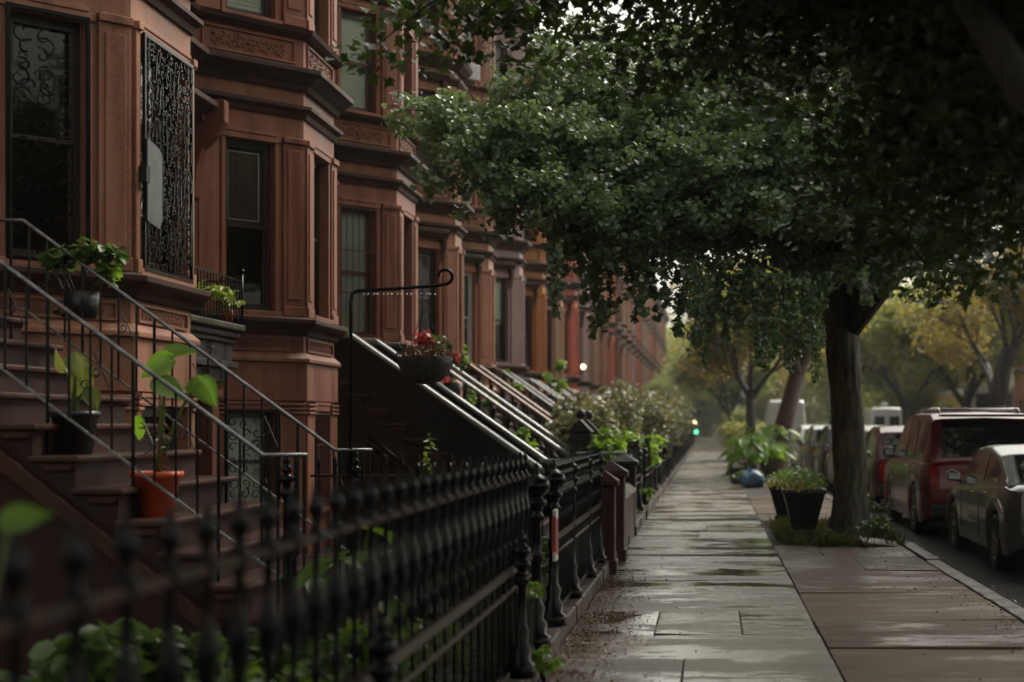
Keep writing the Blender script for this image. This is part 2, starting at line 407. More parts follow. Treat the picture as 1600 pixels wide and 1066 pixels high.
def carving(mb, a, b, c, d):
    w = b-a; h = d-c; cy = (c+d)/2; cx = (a+b)/2
    mb.ball((cx, .01, cy), h*.14, 6)
    for sg in (-1, 1):
        x = cx+sg*h*.25; k = 0
        while abs(x-cx) < w/2-h*.22:
            s2 = 1 if k % 2 else -1
            spiral(mb, (x, cy+s2*h*.12), h*.26, 1.3, PI*(.5 if s2 > 0 else 1.5), sg*s2, h*.055)
            mb.tube([(x-sg*h*.2, .012, cy-s2*h*.3), (x, .02, cy-s2*h*.15), (x+sg*h*.25, .012, cy-s2*h*.32)], [h*.02, h*.07, h*.01], 4)
            x += sg*h*.42; k += 1
def grille_bars(mb, a, b, c, d, n0, step=.1, r=.007, scroll=False, seed=1):
    ring(mb, a, b, c, d, .018, n0-.01, n0+.01)
    k = max(2, int((b-a)/step))
    for i in range(1, k): u = a+(b-a)*i/k; mb.tube([(u, n0, c), (u, n0, d)], r, 4)
    for h in (c+(d-c)*.33, c+(d-c)*.66): mb.box((a, n0-.006, h-.008), (b, n0+.006, h+.008))
def scroll_lattice(mb, a, b, c, d, n0, s, rng, r=.006):
    y = c+s*.5; row = 0
    while y < d-s*.3:
        x = a+s*.5
        while x < b-s*.3:
            sg = 1 if (row+int((x-a)/s)) % 2 else -1
            q = rng.uniform(-.25,.25) if s < .12 else rng.uniform(-.1,.1)
            spiral(mb, (x+q*s, y+rng.uniform(-.2,.2)*s), s*rng.uniform(.34,.6), rng.uniform(.6,1.3), rng.uniform(0, 2*PI), sg, r*rng.uniform(.7,1.2), 4, 10, n0+rng.uniform(-.008,.008))
            if s < .12 and rng.random() < .5: mb.tube([(x, n0+.012, y), (x+rng.uniform(-.4,.6)*s, n0+.016, min(d, y+s*rng.uniform(1,2.6)))], [r*1.1, r*.4], 4)
            x += s
        y += s; row += 1
def window(parent, Mx, a, b, c, d, sash='wood', blind=None, blindfrac=1., detail=2, surround=None, grille=None, rev=.15, seed=0):
    mb = MB(Mx); t = .05
    ring(mb, a+.004, b-.004, c+.004, d-.004, t, -rev-.03, -rev+.06)
    o = mb.build('window', M[sash if sash != 'sashred' else 'wood'], parent)
    p = MB(Mx); p.add([(a+t, -rev+.005, c+t), (b-t, -rev+.005, c+t), (b-t, -rev+.005, d-t), (a+t, -rev+.005, d-t)], [(0,1,2,3)])
    p.build('pane', M['glass'], o, recalc=False)
    if detail >= 1:
        s = MB(Mx); m = c+(d-c)*.5; ring(s, a+t+.002, b-t-.002, c+t+.002, m+.02, .035, -rev+.01, -rev+.03); ring(s, a+t+.002, b-t-.002, m-.02, d-t-.002, .035, -rev+.034, -rev+.055)
        if detail == 3: s.box(((a+b)/2-.008, -rev+.034, m+.02), ((a+b)/2+.008, -rev+.05, d-t-.03))
        s.build('sash', M[sash], o)
    if detail == 2 and blind == 'darkblind' and b-a > .5:
        s = MB(Mx); m = c+(d-c)*.5; ring(s, a+t+.06, b-t-.06, m+.07, d-t-.07, .012, -rev-.012, -rev-.006); s.build('leaded_border', M['blind'], o)
    if blind:
        q = MB(Mx); q.box((a+t, -rev-.035, d-t-(d-c-2*t)*blindfrac), (b-t, -rev-.025, d-t))
        if blind == 'blind' and detail >= 2:
            h = d-t-.03
            while h > d-t-(d-c-2*t)*blindfrac: q.box((a+t, -rev-.024, h), (b-t, -rev-.014, h+.006)); h -= .05
        q.build('blind', M[blind], o)
    if surround is not None and detail >= 1:
        s = MB(Mx); w = .055
        s.box((a-w, -.02, c), (a-.001, .03, d)); s.box((b+.001, -.02, c), (b+w, .03, d)); s.box((a-w-.02, -.02, d+.001), (b+w+.02, .045, d+.07))
        s.box((a-w*.4, -.02, d+.072), (b+w*.4, .055, d+.11)); s.box((a-w-.02, -.02, c-.06), (b+w+.02, .07, c-.001))
        s.build('surround', surround, o, bevel=.006)
    if grille:
        g = MB(Mx)
        if grille == 'bars': grille_bars(g, a-.01, b+.01, c+.02, d-.02, .03)
        else:
            ring(g, a-.02, b+.02, c-.02, d+.02, .03, .05, .075)
            scroll_lattice(g, a+.01, b-.01, c+.01, d-.01, .06, grille, random.Random(seed), .0075)
        g.build('grille', M['iron'] if grille != 'bars' else M['sashred'], o)
    return o

FL = [(.55, 1.75), (2.93, 4.93), (6.39, 7.93), (9.06, 10.5)]
def house(zs, ze, zc, L, wm, label, group=None, detail=2, tm='trim', sash='wood', blinds=None, hood=False, special=None, parapet=11.0):
    h = empty('row_house', (-5.9, (zs+ze)/2, drop(zs)), label, 'row house', group)
    poly = [(-5.9, zs), (-5.9, zc-1), (-4.9, zc), (-4.9, zc+L), (-5.9, zc+L+1)]
    if ze-(zc+L+1) > .02: poly.append((-5.9, ze))
    wall = MB(); r = random.Random(int(zs*10)); bl = blinds or {}
    wins = []
    def flush(mb, nm):
        if mb.v: mb.build(nm, wm, h, bevel=.008 if detail >= 2 and nm == 'pilaster' else 0)
        mb.v = []; mb.f = []; mb.sm = []
    for k in range(len(poly)-1):
        Mx, Ls = seg_matrix(poly[k], poly[k+1]); ops = []
        if k == 0:
            uc = Ls/2
            ops = [(uc-.5, uc+.5, 2.46, 4.85), (uc-.42, uc+.42, FL[2][0], FL[2][1]), (uc-.42, uc+.42, FL[3][0], FL[3][1]), (uc-.5, uc+.5, .02, 1.95)]
        elif k in (1, 3): ops = [(Ls/2-.30, Ls/2+.32, c, d) for c, d in FL]
        elif k == 2:
            w = (.56 if zs < 10 else .34) if L > 1.2 else .17*L/.7
            ops = [(Ls/2-w, Ls/2+w, c, d) for c, d in FL]
        wall_panel(wall, Mx, Ls, -.1, 11.5, ops)
        if k in (1, 2, 3):
            pil = MB(Mx); carve = MB(Mx)
            a, b = ops[0][0], ops[0][1]
            for (h0, h1) in ((2.88, 5.02), (6.36, 8.06), (9.03, 10.62)):
                for (p, q) in ((.012, max(.1, a-.1)), (min(Ls-.1, b+.1), Ls-.012)):
                    if q-p < .03: continue
                    pil.box((p, -.01, h0+.12), (q, .045, h1-.07)); pil.box((p-.006, -.01, h0), (q+.006, .065, h0+.12)); pil.box((p-.006, -.01, h1-.07), (q+.006, .075, h1))
                    if detail >= 2 and q-p > .18: pil.box((p+.05, .045, h0+.2), (q-.05, .06, h1-.15))
                    if detail >= 2: flush(pil, 'pilaster')
                flush(pil, 'pilaster')
            for (p, q) in ((.012, max(.1, a-.03)), (min(Ls-.1, b+.03), Ls-.012)):
                pil.box((p, -.01, .02), (q, .05, 1.70)); 
                for g in range(3): pil.box((p-.008, -.01, 1.71+g*.05), (q+.008, .075, 1.74+g*.05))
                flush(pil, 'pilaster')
            for (h0, h1) in ((2.465, 2.63), (5.92, 6.2), (8.66, 8.92)):
                if Ls > .5 and detail >= 1:
                    ring(pil, .12, Ls-.12, h0, h1, .022, -.01, .028)
                    flush(pil, 'panel_frame')
                    if detail >= 2: carving(carve, .2, Ls-.2, h0+.03, h1-.03); flush(carve, 'carved_ornament')
        for (a, b, c, d) in ops:
            fl = 0 if c < 1 else 1 if c < 4 else 2 if c < 8 else 3
            if k == 0 and fl in (0, 1):
                dm = MB(Mx); ring(dm, a+.004, b-.004, c+.004, d-.004, .07, -.19, -.08); dm.box((a+.07, -.18, c), (b-.07, -.15, d-.5 if fl else d-.07))
                if fl:
                    for u0, u1 in ((a+.12, (a+b)/2-.03), ((a+b)/2+.03, b-.12)):
                        for p, q in ((c+.12, c+.8), (c+.9, d-.62)): dm.box((u0, -.15, p), (u1, -.135, q))
                    dm.box((a+.07, -.18, d-.5), (b-.07, -.14, d-.45))
                do = dm.build('door', M['door'], h, bevel=.006 if detail >= 2 else 0)
                if fl:
                    MB(Mx).add([(a+.07,-.16,d-.45),(b-.07,-.16,d-.45),(b-.07,-.16,d-.07),(a+.07,-.16,d-.07)], [(0,1,2,3)]).build('pane', M['glass'], do, recalc=False)
                continue
            bb = bl.get((k, fl), r.choice([None, 'blind', 'darkblind', 'curtain', None])); frac = r.choice([1, .5, .55])
            gr = special.get(('grille', k, fl)) if special else None
            if special and ('frac', k, fl) in special: frac = special[('frac', k, fl)]
            window(h, Mx, a, b, c, d, (special or {}).get(('sash', k, fl), sash), bb, frac, detail, wm if detail >= 1 else None, gr, seed=k)
        if k == 0 or hood and k == 1:
            fls = (1, 2, 3) if k == 0 else (1, 2)
            a0, b0 = (ops[0][0], ops[0][1])
            for fl in fls:
                hd = MB(Mx)
                d = 4.85 if (k == 0 and fl == 1) else FL[fl][1]; e = .14 if k == 1 else .3; o_ = .2 if k == 1 else .38
                if k == 1: a0, b0 = ops[fl][0], ops[fl][1]
                hd.prism([(-.02, d+.2), (o_*.6, d+.2), (o_*.75, d+.25), (o_, d+.3), (o_, d+.36), (-.02, d+.42)], 0, a0-e, b0+e)
                for u in (a0-.1, b0+.02):
                    hd.prism([(-.02, d-.25), (.05, d-.25), (.07, d-.08), (.13, d+.08), (o_*.7, d+.13), (o_*.7, d+.198), (-.02, d+.198)], 0, u, u+.09)
                hd.build('window_hood' if k else 'door_hood', M['mosstrim'] if special and special.get('mosshood') else M[tm], h, bevel=.008 if detail >= 2 else 0)
    # sides, back and roof close the house
    d = .004
    wall.add([(-5.9, zs+d, -.1), (-14, zs+d, -.1), (-14, zs+d, 11.5), (-5.9, zs+d, 11.5)], [(0,1,2,3)])
    wall.add([(-5.9, ze-d, -.1), (-14, ze-d, -.1), (-14, ze-d, 11.5), (-5.9, ze-d, 11.5)], [(0,1,2,3)])
    wall.add([(-14, zs+d, -.1), (-14, ze-d, -.1), (-14, ze-d, 11.5), (-14, zs+d, 11.5)], [(0,1,2,3)])
    for hh in (2.2, 5.6, 8.4): wall.add([(-14, zs+d, hh), (-14, ze-d, hh), (-6.2, ze-d, hh), (-6.2, zs+d, hh)], [(0,1,2,3)])
    wall.build('wall', wm, h, recalc=False)
    def pl(sec, name, mat, bev=0):
        m = MB(); pp = [(x, y+(d if i == 0 else -d if i == len(poly)-1 else 0)) for i, (x, y) in enumerate(poly)]
        m.sweep(sec, pp); return m.build(name, mat, h, bevel=bev)
    base = MB(); pp = [(x, y+(d if i == 0 else -d if i == len(poly)-1 else 0)) for i, (x, y) in enumerate(poly)]
    base.sweep([(-.03, 1.87), (.05, 1.87), (.05, 2.33), (-.03, 2.33)], pp[1:5])
    base.sweep([(-.03, 2.332), (.085, 2.332), (.085, 2.38), (.01, 2.45), (-.03, 2.45)], pp[1:5])
    base.build('base_course', wm, h, bevel=.01)
    pl([(-.03, 2.66), (.05, 2.66), (.07, 2.71), (.14, 2.76), (.17, 2.80), (.17, 2.85), (.03, 2.885), (-.03, 2.885)], 'sill_course', M[tm], .006)
    pl([(-.03, 5.27), (.03, 5.27), (.05, 5.33), (.11, 5.37), (.11, 5.41), (-.03, 5.45)], 'string_course', M[tm])
    pl([(-.03, 5.60), (.05, 5.60), (.08, 5.66), (.12, 5.69), (.20, 5.76), (.24, 5.78), (.24, 5.84), (-.03, 5.90)], 'string_course', M[tm], .005)
    pl([(-.03, 6.24), (.06, 6.24), (.12, 6.28), (.14, 6.33), (-.03, 6.38)], 'sill_course', M[tm])
    pl([(-.03, 8.12), (.05, 8.12), (.11, 8.2), (.11, 8.24), (-.03, 8.28)], 'string_course', M[tm])
    pl([(-.03, 8.40), (.08, 8.40), (.18, 8.5), (.22, 8.58), (-.03, 8.63)], 'string_course', M[tm])
    pl([(-.03, 8.95), (.08, 8.95), (.12, 9.01), (-.03, 9.05)], 'sill_course', M[tm])
    c = MB(); c.sweep([(-.03, 11.0), (.10, 11.0), (.14, 11.2), (.38, 11.35), (.5, 11.42), (.5, 11.55), (.42, 11.62), (-.03, 11.66)], pp)
    if detail >= 1:
        for k in range(len(poly)-1):
            Mx, Ls = seg_matrix(poly[k], poly[k+1]); c.M = Mx; n = max(2, int(Ls/.45))
            for i in range(n): u = Ls*(i+.5)/n; c.prism([(.0, 10.75), (.08, 10.75), (.12, 10.95), (.34, 11.2), (.34, 11.33), (0, 11.33)], 0, u-.05, u+.05)
        c.M = None
    c.build('roof_cornice', M[tm], h)
    rf = MB(); rf.add([(-14, zs+d, 11.5), (-14, ze-d, 11.5)]+[(x, y+(-d if i == len(poly)-1 else d if i == 0 else 0), 11.5) for i, (x, y) in reversed(list(enumerate(poly)))], [tuple(range(2+len(poly)))])
    rf.build('roof', M['asphalt'], h, recalc=False)
    if zs > 34: h.scale.z = 1.08 if zs < 50 else 1.16
    return h, poly

HG = 'terraced row houses down the left side'
h0, p0 = house(9.4, 14.6, 12.2, 1.4, M['brown2'], 'nearest brownstone house with scrolled iron grille over its bay window', HG,
    special={('grille', 1, 1): .17, ('grille', 2, 1): .085, ('sash', 1, 1): 'wood'}, blinds={(1, 1): None, (2, 1): 'darkblind'})
h1, p1 = house(14.6, 19.8, 17.4, 1.4, M['brown'], 'brownstone house with little iron balcony, no stoop and full bay window', HG,
    special={('grille', 1, 0): .14, ('grille', 2, 0): 'bars', ('frac', 1, 2): 1, ('frac', 1, 1): .5}, blinds={(1, 0): 'curtain', (1, 1): 'darkblind', (2, 1): 'darkblind', (1, 2): 'blind', (2, 2): 'blind'})
h2, p2 = house(19.8, 25.0, 22.6, 1.4, M['brown'], 'second full bay brownstone, red barred window and solid dark stoop wall', HG,
    special={('grille', 1, 1): 'bars', ('sash', 1, 1): 'sashred', ('frac', 1, 2): 1, ('frac', 1, 1): 1, ('sash', 1, 2): 'sashred'}, blinds={(1, 1): 'curtain', (1, 2): 'blind', (2, 1): 'darkblind'})
h3, p3 = house(25.0, 29.5, 27.8, .7, M['brown2'], 'brownstone with dark hooded windows just beyond the two big bays', HG, hood=True,
    blinds={(1, 1): 'darkblind', (1, 2): 'darkblind'}, sash='wood')
h4, p4 = house(29.5, 34.7, 32.0, .7, M['brown2'], 'brownstone with white sash windows and mossy window hood', HG, hood=True, sash='white', special={'mosshood': True}, blinds={(1, 1): None, (1, 2): None, (1, 3): 'blind'})
h5, p5 = house(34.7, 39.9, 37.2, .7, M['mauve'], 'row house painted dusty mauve between brownstone and orange house', HG, detail=1, hood=True, blinds={(1, 1): 'blind'})
house(39.9, 45.1, 42.4, .7, M['orange'], 'row house painted bright orange', HG, detail=1, hood=True)
house(45.1, 50.3, 47.6, .7, M['tan'], 'tan row house just beyond the bright orange one', HG, detail=1, hood=True, tm='trim')
house(50.3, 55.5, 52.8, .7, M['coral'], 'row house painted coral red, beside the lit wall lamp', HG, detail=1, hood=True)
zz = 55.5; k = 0
far_cols = ['mauve', 'tan', 'brown2', 'coral', 'redbrown', 'tan', 'brown2', 'mauve', 'coral', 'brown']
while zz < 160:
    lab = 'dusty mauve row house just beyond the coral red one' if k == 0 else 'blurred row house far along the terrace, past the wall lamp'
    house(zz, zz+5.2, zz+2.5, .7, M[far_cols[k % 10]], lab, HG if k == 0 else 'far row houses blurred by distance', detail=0, hood=(zz < 90)); zz += 5.2; k += 1

# extras on the first houses
g = MB(seg_matrix(p0[2], p0[3])[0])
g.prism([(.14, 4.05), (.40, 4.0), (.47, 3.95), (.47, 3.38), (.40, 3.30), (.14, 3.34)], 1, .078, .09)
g.build('lock_plate', M['grate'], h0)
g = MB(seg_matrix(p0[2], p0[3])[0]); g.box((.06, .05, 3.66), (.14, .11, 3.80)); g.build('grille_lock', M['iron'], h0)
b = MB()          # balcony of the second house
b.box((-5.86, 14.66, 2.64), (-5.28, 16.42, 2.72)); b.box((-5.86, 14.66, 2.56), (-5.34, 16.42, 2.638)); b.box((-5.86, 14.7, 2.50), (-5.38, 16.4, 2.558))
bal = b.build('balcony_slab', M['mosstrim'], h1, bevel=.02)
b = MB(); b.box((-5.86, 14.72, 2.30), (-5.42, 16.38, 2.498)); b.box((-5.86, 14.68, 2.22), (-5.36, 16.42, 2.298)); b.box((-5.86, 14.74, 2.06), (-5.46, 16.36, 2.218)); b.build('entry_fascia', M['darkpier'], h1, bevel=.01)
for y in (14.78, 16.12):
    b = MB(); b.box((-5.84, y, 0), (-5.56, y+.22, 2.058)); b.box((-5.86, y-.03, 1.9), (-5.52, y+.25, 2.0)); b.build('entry_post', M['redbrown'], h1, bevel=.01)
fc = bpy.data.curves.new('house_number', 'FONT'); fc.body = '201'; fc.size = .15; fc.extrude = .004; fc.align_x = 'CENTER'
fo = bpy.data.objects.new('tmp', fc); COL.objects.link(fo); bpy.context.view_layer.update()
fm = bpy.data.meshes.new_from_object(fo.evaluated_get(bpy.context.evaluated_depsgraph_get())); bpy.data.objects.remove(fo)
fm.materials.clear(); fm.materials.append(M['grate']); no = bpy.data.objects.new('house_number', fm); COL.objects.link(no); no.parent = h1
no.rotation_euler = (PI/2, 0, PI/2); no.location = Vector((-5.414, 15.75, 2.345))-ORG[h1]
b = MB()
for z in (2.8, 3.22): b.tube([(-5.85, 14.7, z), (-5.32, 14.7, z), (-5.32, 16.4, z), (-5.85, 16.4, z)], .012, 4)
for i in range(19): y = 14.7+1.7*i/18; b.tube([(-5.32, y, 2.72), (-5.32, y, 3.22)], .008, 4)
for x in (-5.75, -5.6, -5.45): b.tube([(x, 14.7, 2.72), (x, 14.7, 3.22)], .008, 4); b.tube([(x, 16.4, 2.72), (x, 16.4, 3.22)], .008, 4)
for y in (14.7, 16.4): b.tube([(-5.32, y, 2.70), (-5.32, y, 3.3)], .016, 6); b.ball((-5.32, y, 3.33), .032)
b.build('balcony_railing', M['iron'], h1)
rng = np.random.default_rng(4)
def fern(x, y, z, s, n, seed, label, mat='fern'):
    rg = np.random.default_rng(seed); Vs = []; P = []; D = []
    for i in range(n):
        a = rg.uniform(0, 2*PI); L = s*rg.uniform(.7, 1.1); lift = rg.uniform(.5, 1.2)
        for t in np.linspace(.15, 1, 14):
            c = np.array([x+math.cos(a)*L*t, y+math.sin(a)*L*t, z+lift*L*t-L*.9*t*t]); 
            for sg in (-1, 1):
                P.append(c); D.append([-math.sin(a)*sg, math.cos(a)*sg, -.25])
    leaves = leaf_arrays(P, s*.26, rg, 'long', 1, D=np.array(D, float))
    return leaves
t = empty('potted_fern', (-5.5, 15.35, 2.72), 'yellow green fern spilling over the iron balcony rail', 'plant')
leaves_obj('fronds', M['fern'], [fern(-5.5, 15.35, 2.95, .42, 16, 1, '')], t)
MB().lathe((-5.5, 15.35, 2.72), [(.09, 0), (.12, .2), (.13, .2), (.11, .22)], 12).build('pot', M['blackpot'], t)
t = empty('potted_plant', (-5.42, 16.2, 2.72), 'small pale leafy pot plant at balcony corner', 'plant')
leaves_obj('leaves', M['fern'], [leaf_arrays(scatter((-5.38, 16.2, 2.97), (.12, .12, .12), 60, rng), .07, rng, 'oval')], t)
MB().lathe((-5.42, 16.2, 2.72), [(.05, 0), (.07, .14), (.06, .15)], 10).build('pot', M['terracotta'], t)
# consoles of the second house door hood
for y in (14.74, 16.2):
    b = MB(); b.prism([(-5.9, 4.2), (-5.84, 4.1), (-5.78, 4.15), (-5.76, 4.5), (-5.7, 4.7), (-5.55, 4.85), (-5.45, 5.0), (-5.45, 5.25), (-5.9, 5.25)], 1, y, y+.16); b.build('door_console', M['redbrown'], h1, bevel=.02)
# window air conditioner on the house with white sashes
Mx4, _ = seg_matrix(p4[1], p4[2]); b = MB(Mx4); b.box((.45, -.2, 9.1), (.98, .28, 9.45))
for i in range(7): b.box((.48, .28, 9.14+i*.042), (.95, .29, 9.16+i*.042))
top_mesh(b, 'air_conditioner', M['white'], 'white window air conditioner sticking out under a third floor sash', 'air conditioner', bevel=.01)
# lit wall lamp
P_ = W(915, 575, 54); t = empty('wall_lamp', (-4.85, 52.9, P_.z-.1), 'lit round lamp on the coral red house front', 'lamp')
MB().ball((-4.62, 52.9, P_.z), .09, 10).build('lamp_globe', M['warmlight'], t)
MB().tube([(-4.9, 52.9, P_.z-.2), (-4.72, 52.9, P_.z-.25), (-4.62, 52.9, P_.z-.14)], .02).build('bracket', M['iron'], t)

# ------------------------------------------------------------------ stoops
def a_of(h): return 3.48+(h-1.06)*1.33
def stoop_body(t, z0, z1, mat, smat, n=12, rise=.2, top=2.4):
    b = MB(); poly = [(-5.895, -.05)]
    for k in range(n, 0, -1):
        x = -a_of(rise*k)
        if k == n: poly.append((-5.895, rise*k-.045))
        poly += [(x-.0, rise*k-.045), (x, rise*(k-1)-.045)]
    b.prism(poly, 1, z0+.035, z1-.035); b.build('steps', smat, t)
    tr = MB()
    for k in range(1, n+1):
        x = -a_of(rise*k); xb = -a_of(rise*(k+1))-.01 if k < n else -5.89
        tr.box((xb, z0-.02, rise*k-.043), (x+.04, z1+.02, rise*k))
        tr.prism([(xb+.1, rise*k-.1), (x-.02, rise*k-.1), (x+.015, rise*k-.045), (xb+.05, rise*k-.045)], 1, z0+.005, z1-.005)
    tr.build('treads', mat, t, bevel=.014)
def newel(mb, x, y, z, h, s=1.0, n=10, ball=.06):
    pr = [(.075, 0), (.075, .08), (.05, .1), (.058, .16), (.035, .2), (.045, .27), (.026, .31), (.024, .55), (.034, .6), (.024, .64), (.024, h-.3), (.045, h-.27), (.028, h-.24), (.03, h-.2), (.05, h-.18), (.05, h-.16), (.028, h-.14)]
    pr = [(r*s, zz) for r, zz in pr if zz <= h]
    c = h-.14+ball
    for i in range(1, 8): a = PI*i/8; pr.append((max(.02, ball*math.sin(a)*1.15), c-ball*math.cos(a)))
    pr += [(.018, c+ball+.01), (.028, c+ball+.025), (.012, c+ball+.05), (.003, c+ball+.075)]
    mb.lathe((x, y, z), pr, n)

# nearest stoop: iron railings
t0 = empty('stoop', (-4, 10, 0), 'nearest brown stone stoop with thin iron railings and potted plants', 'stoop', 'front stoops')
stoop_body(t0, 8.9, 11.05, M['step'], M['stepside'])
b = MB(); b.prism([(-5.6, 2.28), (-5.6, 2.42), (-3.0, .35), (-3.0, .21)], 1, 8.86, 8.93); b.build('side_moulding', M['step'], t0, bevel=.015)
sl = .737
def rail_h(x): return 1.4+(-x-2.82)*sl      # handrail height at x
for zr in (9.1, 10.85):
    o = MB(); xt = -5.17
    o.tube([(-5.85, zr, rail_h(xt)), (xt, zr, rail_h(xt)), (-2.82, zr, 1.4), (-2.54, zr, 1.4)], .0145, 6)
    hr = o.build('handrail', M['railtop'], t0)
    lo = MB(); lo.tube([(-5.85, zr, rail_h(xt)-.66), (xt, zr, rail_h(xt)-.66), (-2.62, zr, 1.4-.72-.12)], .010, 4); lo.build('lower_rail', M['railtop'], t0)
    ba = MB(); x = -5.8; i = 0
    while x < -2.7:
        hh = rail_h(max(x, xt)) if x < -2.82 else 1.4
        foot = 2.4 if x < -a_of(2.4) else max(0, .2*math.floor(((-x-3.48)/1.33+1.06)/.2+.001))
        big = i % 4 == 0
        ba.tube([(x, zr, foot if big else hh-.68), (x, zr, hh)], .012 if big else .0085, 4)
        if i % 4 == 2:
            for sg in (-1, 1):
                c = (x+sg*.035, hh-.32)
                pts = []
                for q in range(12): a = PI*2*q/11*1.2+(PI if sg > 0 else 0); rr = .035*(1-q/16); pts.append((c[0]+rr*math.cos(a), zr, c[1]+.04*sg+rr*math.sin(a)))
                ba.tube(pts, .005, 4)
            ba.tube([(x+.02, zr, hh-.15), (x+.12, zr, hh-.38)], .005, 4)
        x += .135; i += 1
    ba.build('balusters', M['iron'], t0)
    nw = MB()
    for q in range(5): nw.tube([(-2.78+q*.055, zr, .05), (-2.78+q*.055, zr, 1.4)], .011, 4)
    newel(nw, -2.67, zr, 0, 1.42, .9, ball=.03)
    nw.build('newel', M['iron'], t0)

def stoop(z0, z1, style, mat, label, cmat):
    t = empty('stoop', (-4, (z0+z1)/2, drop(z0)), label, 'stoop', 'front stoops')
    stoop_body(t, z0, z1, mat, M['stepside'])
    for zr in (z0+.16, z1-.16):
        xt, xb = -4.95, -2.35
        ht, hb = 2.78, .92
        if style == 'parapet':
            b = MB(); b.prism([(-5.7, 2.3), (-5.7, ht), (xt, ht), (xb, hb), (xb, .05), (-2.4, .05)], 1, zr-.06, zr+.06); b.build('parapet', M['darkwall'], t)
        else:
            b = MB()
            for i in range(11):
                x = xb-.15-(xt-xb+.1)*-1*i/10; hh = hb+(ht-hb)*(xb-x)/(xb-xt)
                f = max(0.02, hh-.62)
                s = (hh-f-.05)
                b.lathe((x, zr, f), [(.05, 0), (.05, .05), (.028, .08), (.055, s*.4), (.05, s*.5), (.024, s*.75), (.03, s*.8), (.045, s*.9), (.045, s)], 8)
            b.build('balusters', M['darkpier'], t)
            b = MB(); b.prism([(xt, ht-.82), (xt, ht-.7), (xb, hb-.7), (xb, hb-.85)], 1, zr-.08, zr+.08); b.build('base_rail', M['darkpier'], t)
        c = MB(); c.prism([(-5.7, ht), (-5.7, ht+.09), (xt-.02, ht+.09), (xb+.05, hb+.07), (xb+.05, hb-.02), (xt, ht)], 1, zr-.105, zr+.105)
        c.build('coping', cmat, t, bevel=.03)
        n = MB(); wmid = .17
        if style != 'parapet':
            n.box((xb-.05, zr-wmid, 0), (xb+.29, zr+wmid, 1.45)); n.box((xb-.09, zr-wmid-.04, 0), (xb+.33, zr+wmid+.04, .2)); n.box((xb-.08, zr-wmid-.03, 1.3), (xb+.32, zr+wmid+.03, 1.4))
            n.add([(xb-.1, zr-wmid-.05, 1.452), (xb+.34, zr-wmid-.05, 1.452), (xb+.34, zr+wmid+.05, 1.452), (xb-.1, zr+wmid+.05, 1.452), (xb+.12, zr-wmid-.05, 1.68), (xb+.12, zr+wmid+.05, 1.68)], [(0,1,4),(2,3,5),(1,2,5,4),(3,0,4,5),(0,3,2,1)])
            n.ball((xb+.12, zr, 1.76), .09)
            n.build('newel', M['darkpier'], t, bevel=.01)
    return t
s2 = stoop(19.85, 21.75, 'parapet', M['step'], 'stoop with solid dark side wall and pale wet coping', M['coping'])
stoop(24.9, 26.7, 'bal', M['step'], 'stoop with fat black balusters, grey coping and peaked black newels', M['coping'])
stoop(29.6, 31.4, 'bal', M['step'], 'stoop with reddish brown coping between the grey coped ones', M['copered'])
stoop(34.8, 36.6, 'bal', M['step'], 'stoop with dark grey coping just beyond the reddish coped one', M['copegrey'])
z = 40.0; k = 0
while z < 110:
    stoop(z, z+1.8, 'bal', M['step'], 'distant stoop half hidden behind the pale leafed yard bushes', M['copegrey'] if k % 3 else M['coping']); z += 5.2; k += 1
# low sloping rail beside the solid stoop
b = MB(); b.tube([W(575, 680, 19.4), W(650, 742, 19.4)], .03, 6); b.tube([W(575, 694, 19.4), W(650, 756, 19.4)], .02, 6)
for i in range(5): p = W(580+i*16, 684+i*13.2, 19.4); b.tube([p, (p.x, p.y, 0)], .012, 4)
top_mesh(b, 'basement_handrail', M['iron'], 'low sloping dark handrail in front of the solid stoop wall', 'handrail')

